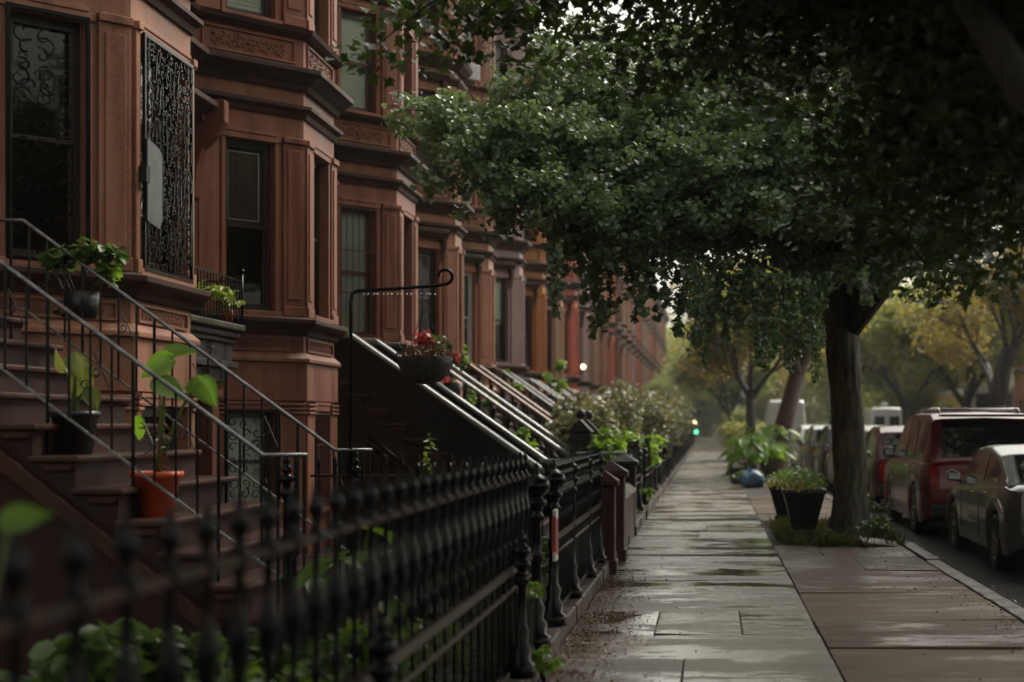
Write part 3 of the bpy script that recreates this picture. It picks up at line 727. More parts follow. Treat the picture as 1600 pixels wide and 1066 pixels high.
# ------------------------------------------------------------------ fences
def picket(mb, u, h, full=True, n=6, s=1.0):
    mb.lathe((u, 0, 0), [(.009*s, .06), (.009*s, .70), (.017*s, .74), (.010*s, .78), (.010*s, .84), (.022*s, .90), (.024*s, .96), (.012*s, 1.02), (.010*s, 1.12), (.020*s, 1.16), (.010*s, 1.2), (.009*s, h-.02), (.018*s, h+.02), (.010*s, h+.045), (.022*s, h+.075), (.002, h+.16)], n)
def iron_fence(A, B, label, group, h=1.27, posts=(), step=.115, z0=.12, s=1.0, post_h=1.3, balls=.07, mid=True, n=6, lowposts=(), wide=False):
    t = empty('iron_fence', ((A[0]+B[0])/2, (A[1]+B[1])/2, z0), label, 'fence', group)
    Mx, L = seg_matrix(A, B); Mx = Matrix.Translation((0, 0, z0)) @ Mx; h = h-z0
    p = MB(Mx); k = int(L/step)
    for i in range(k):
        if wide and i % 2: continue
        picket(p, step*(i+.5), h, n=n, s=s)
    p.build('pickets', M['iron'], t)
    if wide:
        p = MB(Mx)
        for i in range(k):
            if i % 2:
                u = step*(i+.5); p.tube([(u, 0, .07), (u, 0, .62)], .007, 4)
                if step*i > 2.6: p.lathe((u, 0, 0), [(.006, .64), (.006, .82), (.015, .87), (.016, .9), (.006, .94), (.006, 1.13)], 5)
        p.build('lower_bars', M['iron'], t)
    r = MB(Mx); r.box((0, -.011, h-.016), (L, .011, h+.004)); r.build('top_rail', M['rust'], t, bevel=.004)
    if mid:
        r = MB(Mx); r.box((0, -.02, .60), (L, .02, .645)); r.tube([(0, 0, .50), (L, 0, .50)], .016, 6); r.build('middle_rail', M['rust'], t)
    r = MB(Mx); r.box((0, -.018, .06), (L, .018, .095)); r.build('bottom_rail', M['iron'], t)
    for u in posts: q = MB(Mx); newel(q, u, 0, 0, post_h-z0-.02, 1.15, 12, balls); q.build('post', M['iron'], t)
    for u in lowposts: q = MB(Mx); newel(q, u, .07, 0, .95-z0, 1.0, 12, .045); q.build('post', M['iron'], t)
    return t
FG = 'black iron fences along the pavement'
FX = -1.16
iron_fence((FX, 1.2), (FX, 9.3), 'tall spear topped black iron fence blurred in the near foreground', FG, lowposts=(3.6, 7.2), s=1.25, wide=True)
iron_fence((FX, 10.7), (FX, 15.2), 'black iron fence between the ball topped gate posts and brown stone piers', FG, posts=(1.5, 3.1, 4.45), h=1.12, post_h=1.32, balls=.055)
iron_fence((-3.1, 11.2), (-1.3, 11.2), 'thin black yard fence running back from the pavement to the first stoop', FG, h=1.2, z0=0, mid=False, step=.13, s=.7)
# curls on top of that fence
for i, y in enumerate((9.5, 10.55)):
    b = MB(); newel(b, FX+.02, y, .12, 1.13, 1.35, 14, .08)
    top_mesh(b, 'gate_post', M['iron'], ['ball topped iron gate post with the red and white notice', 'ball topped iron gate post on the far side of the gateway'][i], 'gate post', 'gate posts', base=(FX+.02, y, .12))
t = empty('iron_gate', (FX-.02, 10.5, .15), 'black iron gate standing open beside its ball topped post', 'gate')
Mg, Lg = seg_matrix((FX-.08, 10.45), (FX-1.0, 10.4)); Mg = Matrix.Translation((0,0,.12)) @ Mg; b = MB(Mg)
for i in range(8): picket(b, .06+i*.115, .98, s=.9)
b.build('pickets', M['iron'], t); b = MB(Mg)
for hh in (.08, .58, .96): b.box((0, -.013, hh), (Lg, .013, hh+.03))
b.build('gate_frame', M['iron'], t)
b = MB(); b.box((FX+.115, 9.62, .68), (FX+.135, 9.78, 1.02)); 
t = empty('notice', (FX+.12, 9.7, .68), 'small red and white notice hanging on the gate post', 'sign')
b.build('board', M['sign'], t); b = MB(); b.box((FX+.136, 9.66, .72), (FX+.139, 9.74, .96)); b.box((FX+.11, 9.618, .74), (FX+.137, 9.6185, .98)); b.build('print', M['signred'], t)
def pier(x, y, w, h, mat, label, cap=.12):
    t = empty('stone_pier', (x, y, 0), label, 'pier', 'stone fence piers')
    b = MB(); b.box((x-w/2, y-w/2, 0), (x+w/2, y+w/2, h)); b.box((x-w/2-.025, y-w/2-.025, 0), (x+w/2+.025, y+w/2+.025, .14)); b.build('shaft', mat, t, bevel=.012)
    c = w/2+.04; b = MB(); b.add([(x-c,y-c,h+.001),(x+c,y-c,h+.001),(x+c,y+c,h+.001),(x-c,y+c,h+.001),(x-c,y-c,h+.06),(x+c,y-c,h+.06),(x+c,y+c,h+.06),(x-c,y+c,h+.06),(x,y,h+.06+cap)],
        [(0,3,2,1),(0,1,5,4),(1,2,6,5),(2,3,7,6),(3,0,4,7),(4,5,8),(5,6,8),(6,7,8),(7,4,8)]); b.build('cap', mat, t, bevel=.008)
pier(-1.14, 15.5, .26, .93, M['pier'], 'nearest reddish brown square stone pier')
pier(-1.14, 16.9, .30, .98, M['pier'], 'second reddish brown square stone pier, behind the nearest one')
pier(-1.22, 20.6, .34, 1.0, M['darkpier'], 'dark stone pier with pyramid cap beyond the brown piers')
b = MB(); b.box((-1.24, 17.06, .1), (-1.06, 20.4, .66)); b.prism([(-1.28, .662), (-1.02, .662), (-1.15, .78)], 1, 17.06, 20.4)
top_mesh(b, 'garden_wall', M['pier'], 'low brown wall linking the brown piers to the dark pier', 'wall', bevel=.01)
z = 21.0; k = 0
while z < 112:
    L = 3.3 if k % 2 == 0 else 1.9
    if k % 2 == 0 or z > 60:
        iron_fence((FX-.02, z), (FX-.02, z+min(L, 3.3)), ['black iron fence directly beyond the dark stone pier', 'black iron fence beside the pale leafed bushes'][0 if k == 0 else 1] if z < 40 else 'far black iron fence blurring into the distance', FG,
            h=1.08, posts=(0.05, L-.05), step=.16 if z < 45 else .3, post_h=1.2, balls=.06, n=4, mid=z < 45)
    z += L; k += 1
for y, px0, px1, lab in ((19.2, 842, 940, 'pale wet horizontal rail behind the ball topped posts'), (23.8, 902, 990, 'pale wet horizontal rail at the end of the baluster stoop'), (28.5, 930, 1000, 'faint pale horizontal rail furthest back among the bushes')):
    a = W(px0, 722 if y < 20 else 704, y); c = W(px1, 722 if y < 20 else 704, y); b = MB(); zt = 1.08
    b.box((a.x, y-.04, zt), (c.x, y+.04, zt+.05)); g = MB()
    n_ = 8
    t = empty('yard_rail', (a.x, y, 0), lab, 'railing', 'pale yard rails')
    b.build('top_rail', M['coping'], t, bevel=.01)
    for i in range(n_): x = a.x+.05+(c.x-a.x-.1)*i/(n_-1); g.tube([(x, y, 0), (x, y, zt)], .012, 4)
    g.build('balusters', M['iron'], t)

# hanging basket on its crook
t = empty('plant_hanger', (-2.7, 10.85, 0), 'tall black iron crook with curled tip over the yard', 'plant hanger')
q = W(712, 430, 10.85); zt = 2.60; b = MB()
pts = [(-2.7, 10.85, 0), (-2.7, 10.85, zt-.08), (-2.69, 10.85, zt-.02), (-2.65, 10.85, zt), (-2.3, 10.85, zt+.02), (-2.05, 10.85, zt+.04)]
for i in range(12): a = -PI/2+PI*1.5*i/11; pts.append((-1.99+.055*math.cos(a), 10.85, zt+.105+.055*math.sin(a)))
b.tube(pts, .0135, 8); b.build('crook', M['iron'], t)
dr = MB()
for i in range(16): x = -2.6+i*.036+RN.uniform(-.01, .01); dr.ball((x, 10.85, zt-.028), .007, 6, 1.3)
dr.build('raindrops', M['chrome'], t)
t = empty('hanging_basket', (-2.14, 10.85, 1.9), 'dark wire basket of withered flowers hanging from the iron crook', 'hanging basket')
b = MB(); b.lathe((-2.14, 10.85, 1.9), [(.02, 0), (.11, .015), (.17, .07), (.2, .15), (.21, .2), (.195, .19), (.02, .17)], 30); b.v = [(x+RN.uniform(-.007,.007), y+RN.uniform(-.007,.007), z+RN.uniform(-.006,.006)) for x, y, z in b.v]; b.build('basket', M['bark'], t)
b = MB()
for a in (0, 2.1, 4.2): b.tube([(-2.14+.2*math.cos(a), 10.85+.2*math.sin(a), 2.1), (-2.16, 10.85, 2.45), (-2.16, 10.85, 2.62)], .003, 4)
b.build('chain', M['iron'], t)
b = MB()
for i in range(24):
    a = 2*PI*i/24; pts = []
    for j in range(6): r = .205-.012*j*math.cos(a*3); pts.append((-2.14+(.2+.02*math.sin(j*1.1+i))*math.cos(a), 10.85+.2*math.sin(a), 2.06+.028*j))
    b.tube(pts, .004, 4)
b.build('wire_scrolls', M['iron'], t)
leaves_obj('dry_leaves', M['dry'], [leaf_arrays(scatter((-2.14, 10.85, 2.13), (.19, .19, .07), 260, rng), .05, rng, 'long')], t)

# heart-shaped leaves
def heart(mb, tip_base, d, nrm, L, wd=.78, droop=.25):
    d = Vector(d).normalized(); n = Vector(nrm).normalized(); s = d.cross(n).normalized(); n = s.cross(d).normalized(); o = Vector(tip_base)
    T = [(-.28, .05, .0), (-.22, .2, .0), (-.1, .36, 0), (.08, .47, 0), (.28, .47, 0), (.5, .37, 0), (.72, .22, 0), (.9, .08, 0), (1.0, .0, 0)]
    vs = []; nv = len(T)
    for (y, w, _) in T:
        for k in (-1, -.75, -.4, 0, .4, .75, 1):
            ww = w*k*wd*1.15
            yy = y if abs(k) > .2 else max(y, -.02)
            z = abs(k)*w*.22-droop*max(0, yy)**2-.03*math.sin(yy*26)*abs(k)+.03*math.sin(k*7)
            vs.append(o+(d*yy+s*ww+n*z)*L)
    fs = [(i*7+j, i*7+j+1, (i+1)*7+j+1, (i+1)*7+j) for i in range(nv-1) for j in range(6)]
    mb.add(vs, fs, True)
def taro(name, px, base, pot, leaves, label, lm, stem_r=.008):
    t = empty(name, base, label, 'potted plant')
    pot(t)
    st = MB()
    for i, (tip, d, nrm, L, *m) in enumerate(leaves):
        b0 = Vector((base[0]+RN.uniform(-.03, .03), base[1]+RN.uniform(-.03, .03), base[2]+.22)); tip = Vector(tip); mid = (b0+tip)/2+Vector((0, 0, .08))
        st.tube([b0, b0.lerp(mid, .5)+Vector((0,0,.03)), mid, tip.lerp(mid, .3)+Vector((0,0,.03)), tip], [stem_r*1.5, stem_r*1.3, stem_r, stem_r*.8, stem_r*.6], 6)
        b = MB(); heart(b, tip, d, nrm, L); b.build('leaf', M[m[0]] if m else M[lm], t, recalc=False)
    st.build('stems', M['heart2'], t); return t
def pot_orange(t):
    o = t.location; MB().lathe(o, [(.105, 0), (.145, .25), (.165, .25), (.168, .29), (.15, .29), (.14, .26), (.02, .25)], 24).build('pot', M['terracotta'], t)
    MB().lathe((o.x, o.y, o.z+.24), [(.13, 0), (.13, .01), (.01, .025)], 16).build('potting_soil', M['soil'], t)
def pot_black(t):
    o = t.location; MB().lathe(o, [(.11, 0), (.14, .24), (.155, .24), (.155, .28), (.13, .28), (.02, .25)], 20).build('pot', M['blackpot'], t)
Y = 9.33
taro('potted_taro', 0, (-3.58, Y, 1.0), pot_orange, [
    (W(262, 565, Y-.1), (-.75, -.1, -.35), (.3, -1, .55), .20),
    (W(262, 552, Y), (.8, -.05, .15), (-.1, -.75, .8), .19),
    (W(250, 600, Y-.15), (.8, -.2, -.35), (.2, -.8, .7), .21),
    (W(313, 598, Y), (.50, -.15, -.7), (.3, -1, .2), .20),
    (W(300, 612, Y+.1), (.1, .1, .8), (.6, -.9, .2), .1),
    (W(220, 660, Y+.15), (-.3, .3, -.6), (-.2, -1, .4), .16)], 'orange pot of broad bright green heart shaped leaves on a stoop step', 'heart')
leaves_obj('dry_leaves', M['dry'], [leaf_arrays(scatter((-3.56, Y, 1.45), (.1, .1, .18), 60, rng), .06, rng, 'long')], bpy.data.objects['potted_taro'])
Y = 9.35
taro('potted_taro', 0, (-4.12, Y, 1.4), pot_black, [
    (W(98, 575, Y), (-.5, -.1, .85), (-.7, -1, -.2), .13),
    (W(118, 560, Y-.1), (.15, -.1, -.5), (.1, -1, .35), .16, 'heart2'),
    (W(122, 608, Y), (.5, -.1, .75), (.7, -1, .4), .18),
    (W(140, 612, Y), (.35, -.1, -.7), (.7, -1, .1), .14),
    (W(130, 585, Y+.1), (-.35, -.1, .3), (.2, -1, .5), .17, 'heart2')], 'black pot of duller yellow edged leaves, one step cluster further up', 'heart2')
def shrub(name, c, rad, n, size, mat, shape, label, cat='plant', group=None, seed=1, pot=None, base_z=None, up=.5, stems=6):
    rg = np.random.default_rng(seed); z0 = c[2]-rad[2] if base_z is None else base_z
    t = empty(name, (c[0], c[1], z0), label, cat, group)
    G = []; k = max(3, n//60)
    sub = scatter(c, (rad[0]*.8, rad[1]*.8, rad[2]*.8), k, rg)
    for s_ in sub: G.append(leaf_arrays(scatter(s_, tuple(r*.42 for r in rad), n//k, rg), size, rg, shape, up))
    leaves_obj('foliage', M[mat], G, t)
    b = MB()
    for s_ in sub[:stems]: b.tube([(c[0], c[1], z0), ((c[0]+s_[0])/2+rg.uniform(-.03,.03), (c[1]+s_[1])/2, (z0+s_[2])/2), tuple(s_)], [.012, .008, .003], 5)
    b.build('stems', M['bark'], t)
    if pot: pot(t)
    return t
# leafy plant at the head of the near stoop
c = W(128, 395, 10.95); shrub('potted_shrub', (c.x, 10.95, c.z), (.26, .18, .2), 260, .09, 'plant', 'oval', 'glossy dark green leaves spilling over the top of the far handrail', seed=3, base_z=2.4, pot=lambda t: MB().lathe((c.x, 10.95, 2.4), [(.1, 0), (.13, .2), (.02, .2)], 12).build('pot', M['blackpot'], t))
c2 = W(172, 425, 11.0); shrub('potted_shrub', (c2.x, 11.0, c2.z), (.13, .1, .08), 70, .08, 'brightleaf', 'oval', 'smaller sprig of bright glossy leaves right of the dark spilling shrub', seed=4)
c3 = W(118, 485, 10.9); shrub('small_plant', (c3.x, 10.9, c3.z), (.13, .1, .07), 50, .05, 'dry', 'oval', 'thin reddish sprig between the railing bars', seed=5)
# planting in the near yard
pts = [(2.2,-1.9,.5),(2.9,-1.7,.45),(3.4,-2.4,.6),(3.9,-1.8,.5),(4.4,-2.7,.65),(4.9,-1.9,.5),(5.3,-3.2,.7),(5.7,-2.2,.55),(6.2,-1.8,.45),(6.5,-2.9,.6),(7.0,-2.2,.55),(7.4,-1.7,.5),(7.7,-3.0,.55),(8.2,-2.2,.5),(8.5,-1.7,.4),(4.0,-3.6,.7),(6.0,-3.9,.6)]
for i, (y, x, h) in enumerate(pts):
    shrub('garden_plant', (x, y, h*.62), (.38, .38, h*.6), 520, .075 if i % 3 else .13, ['plant', 'plant', 'brightleaf'][i % 3], 'oval', 'leafy green undergrowth behind the nearest iron fence', 'plant', 'undergrowth in the near yard', seed=20+i, base_z=0)
def bigleaf_clump(c, n, L, hgt, label, mat='heart', seed=1, spread=.5, cat='plant', group=None):
    r = random.Random(seed); t = empty('taro_clump', c, label, cat, group); b = MB(); st = MB()
    for i in range(n):
        a = r.uniform(0, 2*PI); q = spread*r.uniform(.2, 1); z = hgt*r.uniform(.5, 1)
        p = Vector((c[0]+q*math.cos(a), c[1]+q*math.sin(a), c[2]+z)); dd = (math.cos(a), math.sin(a), r.uniform(-.9, .1))
        heart(b, p, dd, (math.cos(a)*.5, math.sin(a)*.5-.4, 1), L*r.uniform(.7, 1.15)); st.tube([c, ((c[0]+p.x)/2, (c[1]+p.y)/2, c[2]+z*.6), p], .012, 5)
    b.build('leaves', M[mat], t, recalc=False); st.build('stems', M['heart2'], t); return t
c = W(530, 830, 8.3); bigleaf_clump((c.x, 8.3, 0), 8, .22, c.z+.1, 'clump of broad bright leaves behind the iron fence by the first stoop', seed=2, spread=.3)
bigleaf_clump((-2.0, 6.3, 0), 6, .16, .6, 'small broad leaved plant low behind the near fence', seed=4, spread=.25)
c = W(15, 815, 3.2); 
t = empty('overhanging_leaf', (c.x, 3.2, 0), 'single blurred bright leaf at the left edge of the near yard', 'plant'); b = MB(); heart(b, c, (.9, .1, .25), (0, -1, .6), .09); b.build('leaf', M['heart'], t, recalc=False)
b = MB(); b.tube([(c.x-.1, 3.2, 0), (c.x-.12, 3.2, c.z*.6), c], .006, 5); b.build('stem', M['heart2'], t)
for i, (px, py, y) in enumerate(((765, 1040, 8.2), (850, 1055, 8.9), (830, 915, 8.7), (1010, 770, 24))):
    c = W(px, py, y); shrub('weed', (max(c.x, -1.35) if i < 2 else c.x, y, max(c.z, .15)), (.12, .1, .1), 60, .07, 'brightleaf', 'oval', ['weed sprouting at the foot of the near fence', 'weed growing on the kerb by the gate post', 'single weed poking through the near fence bars', 'creeper trailing down the dark pier fence'][i], 'weed', seed=60+i, base_z=0)
for i, (y, x, h) in enumerate([(12.3, -1.7, .3), (13.6, -2.2, .35), (12.8, -3.2, .3), (14.6, -1.8, .35), (16.2, -1.9, .5), (18, -1.8, .5), (15.8, -3.2, .4), (18.6, -3.0, .4)]):
    shrub('garden_plant', (x, y, h*.6), (.3, .3, h*.5), 200, .07, 'plant', 'oval', 'low dark green plant in the yard below the solid dark stoop', 'plant', 'low plants in the second yard', seed=90+i, base_z=0)
c = W(672, 690, 19.0); shrub('garden_plant', (c.x, 19.0, c.z-.2), (.08, .08, .35), 40, .1, 'brightleaf', 'long', 'thin pale green stalk in front of the solid dark stoop wall', seed=77, base_z=0)
# flowers on stoops
def flowers(px, py, y, rad, n, label, m='petal', seed=1, bz=None, size=.07):
    c = W(px, py, y); rg = np.random.default_rng(seed); t = empty('potted_flowers', (c.x, y, (c.z-.35 if bz is None else bz)), label, 'flowers')
    leaves_obj('leaves', M['plant'], [leaf_arrays(scatter((c.x+.12, y, c.z-.05), (rad*1.2, rad, rad), n, rg), .09, rg, 'oval')], t)
    leaves_obj('blooms', M[m], [leaf_arrays(scatter((c.x, y-.1, c.z), (rad*.8, rad*.6, rad*.9), n, rg), size, rg, 'fan', .1)], t)
    z0 = t.location.z; MB().lathe((c.x, y, z0), [(.1, 0), (.15, .22), (.02, .2)], 12).build('pot', M['blackpot'], t)
flowers(668, 535, 21.9, .2, 160, 'pink red flowers behind the hanging basket at the stoop head', seed=2, bz=2.4)
flowers(708, 560, 21.9, .12, 50, 'small red blooms trailing beside the pink red flowers', seed=3, bz=2.0)
flowers(695, 600, 24.8, .14, 60, 'reddish flowers on the baluster stoop', seed=5, bz=2.0)
for i, (px, py, y, s) in enumerate(((735, 625, 27, .22), (720, 555, 28.5, .25), (770, 625, 30, .2), (865, 600, 36, .3), (875, 570, 38, .25), (790, 470+110, 36.5, .2), (825, 690, 24.0, .25), (800, 600, 33, .2))):
    c = W(px, py, y); shrub('stoop_plant', (c.x, y, c.z), (s, s, s*1.2), 160, .09, 'brightleaf', 'oval', 'bright green plant beside the stoops of the middle houses', 'plant', 'green plants among the middle stoops', seed=110+i, base_z=c.z-s*1.4)

# pale-leafed yard bushes
for i, (px, py, y, rx, rz) in enumerate(((915, 660, 27, .7, .75), (960, 650, 30, .8, .8), (1000, 655, 33, .75, .75), (935, 690, 25, .5, .5), (985, 690, 29, .7, .5), (1020, 670, 39, .8, .8), (905, 635, 31, .6, .7), (1025, 640, 47, 1.1, 1.2), (975, 620, 38, .8, .8), (1040, 650, 60, 1.2, 1.4), (1050, 640, 80, 1.4, 1.9))):
    c = W(px, py, y); shrub('rose_bush', (c.x, y, c.z-.12), (rx, rx, rz*.85), 1300, .12 if y < 45 else .17, 'paleleaf' if i not in (3, 4) else 'brightleaf', 'oval', 'pale leafed bush in the front yards beyond the black newels' if i not in (3, 4) else 'brighter green bush low behind the far iron fence', 'bush', 'bushes in the front yards', seed=140+i, base_z=0)

# ------------------------------------------------------------------ trees
def branch(mb, p, d, r, L, depth, tips, rg, spread=.7, up=.1, n=6):
    k = 5; pts = [Vector(p)]; dd = Vector(d).normalized(); rs = [r]
    for i in range(k):
        dd = (dd+Vector((rg.normal(0, .12), rg.normal(0, .12), rg.normal(up*.3, .08)))).normalized()
        pts.append(pts[-1]+dd*L/k); rs.append(r*(1-.45*(i+1)/k))
    mb.tube(pts, rs, n)
    if depth <= 1: tips += [pts[3], pts[-1]]
    if depth <= 0: return
    for j in range(3 if depth > 1 else 3):
        ax = Vector((rg.normal(), rg.normal(), rg.normal()*.6)).normalized(); nd = (dd+ax*spread).normalized(); nd.z += up
        branch(mb, pts[-1] if j < 2 else pts[3], nd, rs[-1]*.8, L*rg.uniform(.62, .85), depth-1, tips, rg, spread, up, max(4, n-1))
def tree(name, loc, hgt, r, seed, leafm, barkm, label, group=None, nleaf=9000, size=.2, trunk=2.2, lean=(0,0), spread=.7, crown=.9, L0=1.6, depth=3, limbs=4, shape='oval'):
    rg = np.random.default_rng(seed); t = empty(name, loc, label, 'tree', group); b = MB(); tips = []
    L = Vector(loc); top = L+Vector((lean[0], lean[1], trunk))
    b.tube([L+Vector((0,0,-.1)), L+Vector((lean[0]*.1, lean[1]*.1, .25)), L+Vector((lean[0]*.4, lean[1]*.4, trunk*.5)), top], [r*1.5, r*1.1, r*.95, r*.85], 12)
    b.build('trunk', M[barkm], t); b = MB()
    for i in range(limbs):
        a = 2*PI*i/limbs+rg.uniform(-.4, .4); branch(b, top-Vector((0,0,.08)), (math.cos(a)*.55, math.sin(a)*.55, .9), r*.6, L0, depth, tips, rg, spread, .15, 7)
    b.build('limbs', M[barkm], t)
    tips = np.array([tuple(p) for p in tips]); z = loc[2]+hgt
    G = []; per = max(4, nleaf//len(tips))
    for p in tips: G.append(leaf_arrays(scatter(p, (crown, crown, crown*.65), per, rg), size, rg, shape, .5, .3))
    leaves_obj('crown', M[leafm], G, t); return t

# the big pavement tree
def big_tree():
    rg = np.random.default_rng(42); X0, Y0 = 1.95, 20.2
    t = empty('street_tree', (X0, Y0, 0), 'big dark leafed street tree with drooping branches over the pavement', 'tree')
    b = MB(); vs = []; nr, ns = 46, 40
    for i in range(nr):
        z = -.1+3.4*i/(nr-1); R0 = .225+.17*math.exp(-max(0, z)/.22)+.05*max(0, (z-2.6)/.6)**2
        for j in range(ns):
            a = 2*PI*j/ns; fl = .10*math.exp(-max(0, z)/.3)*(math.cos(5*a+.6)+.5*math.cos(3*a))
            fu = .005*math.sin(13*a+3*math.sin(z*3.1)+2*math.sin(z*7+a))*(1+math.sin(z*5+4*a))+.004*math.sin(29*a-2.5*z+2*math.sin(9*z))+.014*math.sin(3*a+z*2.3)+.010*math.sin(2*a-z*4.1)+rg.normal(0, .003)
            r_ = R0+fl*.5+fu; vs.append((X0-.03*z+.05*math.sin(z*1.1)+r_*math.cos(a), Y0+r_*math.sin(a), z))
    b.add(vs, [(i*ns+j, i*ns+(j+1) % ns, (i+1)*ns+(j+1) % ns, (i+1)*ns+j) for i in range(nr-1) for j in range(ns)], True)
    b.build('trunk', M['barkmoss'], t)
    lim = MB(); P = []; S = []
    def arc(end, apex_dz, r0=.05, start=None, hang=True, dens=1.0, leaf_from=.35):
        s = Vector(start) if start else Vector((X0+rg.uniform(-.1, .1), Y0+rg.uniform(-.1, .1), 3.0+rg.uniform(0, .9)))
        e = Vector(end); pts = []
        bend = Vector((rg.normal(0, .3), rg.normal(0, .3), 0))
        n = 12
        for i in range(n+1):
            u = i/n; p = s.lerp(e, u); p.z += apex_dz*4*u*(1-u)*(1-.35*u); p += bend*math.sin(PI*u); pts.append(p)
        lim.tube(pts, [max(.006, r0*(1-u_/n)**.8) for u_ in range(n+1)], 6)
        Ls = sum((pts[i+1]-pts[i]).length for i in range(n)); m = int(Ls*9*dens)
        for i in range(m):
            u = leaf_from+(1-leaf_from)*rg.random(); f = u*n; k = min(n-1, int(f)); p = pts[k].lerp(pts[k+1], f-k)
            q = p+Vector((rg.normal(0, .22), rg.normal(0, .22), rg.normal(-.02, .13)))
            P.append(scatter(q, (.17, .17, .12), 34, rg))
        return pts
    def strand(p, L):
        p = Vector(p); sway = Vector((rg.normal(0, .08), rg.normal(0, .08), 0)); n = 6
        pts = [p+sway*(i/n)**1.5+Vector((rg.normal(0,.03), rg.normal(0,.03), -L*i/n)) for i in range(n+1)]
        lim.tube(pts, [.008*(1-i/(n+2)) for i in range(n+1)], 4)
        m = int(L*16)
        for i in range(m):
            u = i/m; k = min(n-1, int(u*n)); q = pts[k].lerp(pts[k+1], u*n-k)
            w = .075*(1-.45*u)
            if rg.random() < .88: S.append(scatter(q, (w, w, .05), int(rg.integers(5, 16)), rg))
    # main limbs
    limbs = [(-1.4,-3.0,5.2),(1.2,-3.2,5.4),(3.2,.4,5.6),(-2.4,.6,5.6),(.5,3.0,6.0),(-.2,.4,6.6),(2.4,-2.2,4.9)]
    for lx, ly, lz in limbs:
        e = Vector((X0+lx*.6, Y0+ly*.6, lz)); s = Vector((X0-.03+lx*.02, Y0+ly*.02, 2.95)); mid = s.lerp(e, .5)+Vector((0,0,-.15))
        lim.tube([s, s.lerp(mid, .5), mid, mid.lerp(e, .5), e], [.17, .13, .1, .075, .05], 8)
    for i in range(125):
        a = rg.uniform(0, 2*PI); rad = rg.uniform(1.8, 5.0); ex = X0+rad*math.cos(a)*.95; ey = Y0+rad*math.sin(a)
        if ey < 14: ey = 14+rg.uniform(0, 1)
        ez = (rg.uniform(4.6, 7.4) if ex < 1.2 else rg.uniform(3.9, 6.6))-max(0, rad-3)*.2
        pts = arc((ex, ey, ez), rg.uniform(.4, 1.4), .035)
        if rad > 3 and ex < X0 and rg.random() < .6:
            for _ in range(3): q = pts[rg.integers(7, 12)]; strand(q, rg.uniform(.4, 1.0))
    # reach over the pavement to the left, tips read off the photo
    tips = [(640,172,15.5),(655,190,15.6),(690,262,15.3),(705,225,15.4),(700,180,15.8),(742,290,15.2),(770,180,15.5),(735,215,16),(780,330,15.4),(820,120,16),(800,250,15.5),(850,60,16.5),(900,40,17),(840,350,15.6),(880,200,16),(830,300,15.2),(870,280,16.2),(920,240,16),(940,140,16.6),(960,330,16.2),(1000,200,16.5),(1050,260,16),(1100,180,16.4),(1150,240,15.8),(1200,200,16),(1260,260,15.8),(1330,210,16),(1400,250,16.2),(1440,320,16.5),(1480,380,17),(1460,220,17),(1380,330,16),(1300,330,15.8),(1220,330,15.6),(1130,330,15.8),(1040,350,15.8),(980,370,16.2),(900,350,15.8),(1500,280,17.5),(1460,440,18.4),(1420,410,18),(1360,420,17.5),(1140,400,16.6),(1230,410,17)]
    for i, (px, py, y) in enumerate(tips):
        e = W(px, py, y)
        s0 = Vector((X0, Y0, 3.4+rg.uniform(0, .8)))
        pts = arc(e, rg.uniform(.25, .8), .05, s0, dens=1.5, leaf_from=.4)
        if px > 820:
            for j in range(3): arc(pts[8]+Vector((rg.normal(0,.9), rg.normal(0,.6), rg.normal(0,.45))), .2, .015, pts[5], dens=1.1, leaf_from=.1)
        else:
            for j in range(1): arc(pts[10]+Vector((rg.normal(0,.3), rg.normal(0,.35), rg.normal(0,.15))), .1, .012, pts[7], dens=1.2, leaf_from=.1)
    # hanging curtains
    for px, top, bot in [(748,270,345),(790,320,395),(862,380,470),(872,400,505),(885,360,440),(905,380,470),(925,400,500),(935,420,560),(945,380,520),(990,420,500),(1000,400,535),(1012,430,520),(1040,430,500),(1060,440,560),(1075,440,500),(1100,450,575),(1108,450,600),(1130,450,520),(1150,450,540),(1170,450,500),(1195,450,560),(1205,450,590),(1220,460,600),(1235,450,560),(1250,460,580),(1262,450,600),(1275,460,560),(1290,450,520),(895,330,420),(965,400,470),(1025,400,470),(1085,430,500),(1180,440,590),(1120,430,545),(1240,430,520),(1350,440,500),(1370,430,490),(1395,430,480),(1440,420,460),(1480,420,450)]:
        y = rg.uniform(15.2, 17.8)
        for j in range(2):
            a = W(px+rg.normal(0, 5), top-20, y+rg.normal(0, .2)); zb = W(px, bot-rg.uniform(0, 45), y).z; strand(a, a.z-zb)
    lim.build('limbs', M['bark'], t)
    P_ = np.concatenate(P); S_ = np.concatenate(S)
    leaves_obj('crown', M['ginkgo'], [leaf_arrays(P_, .058, rg, 'fan', .35, .5), leaf_arrays(S_, .058, rg, 'fan', .1, .8)], t)
    return t
big_tree()

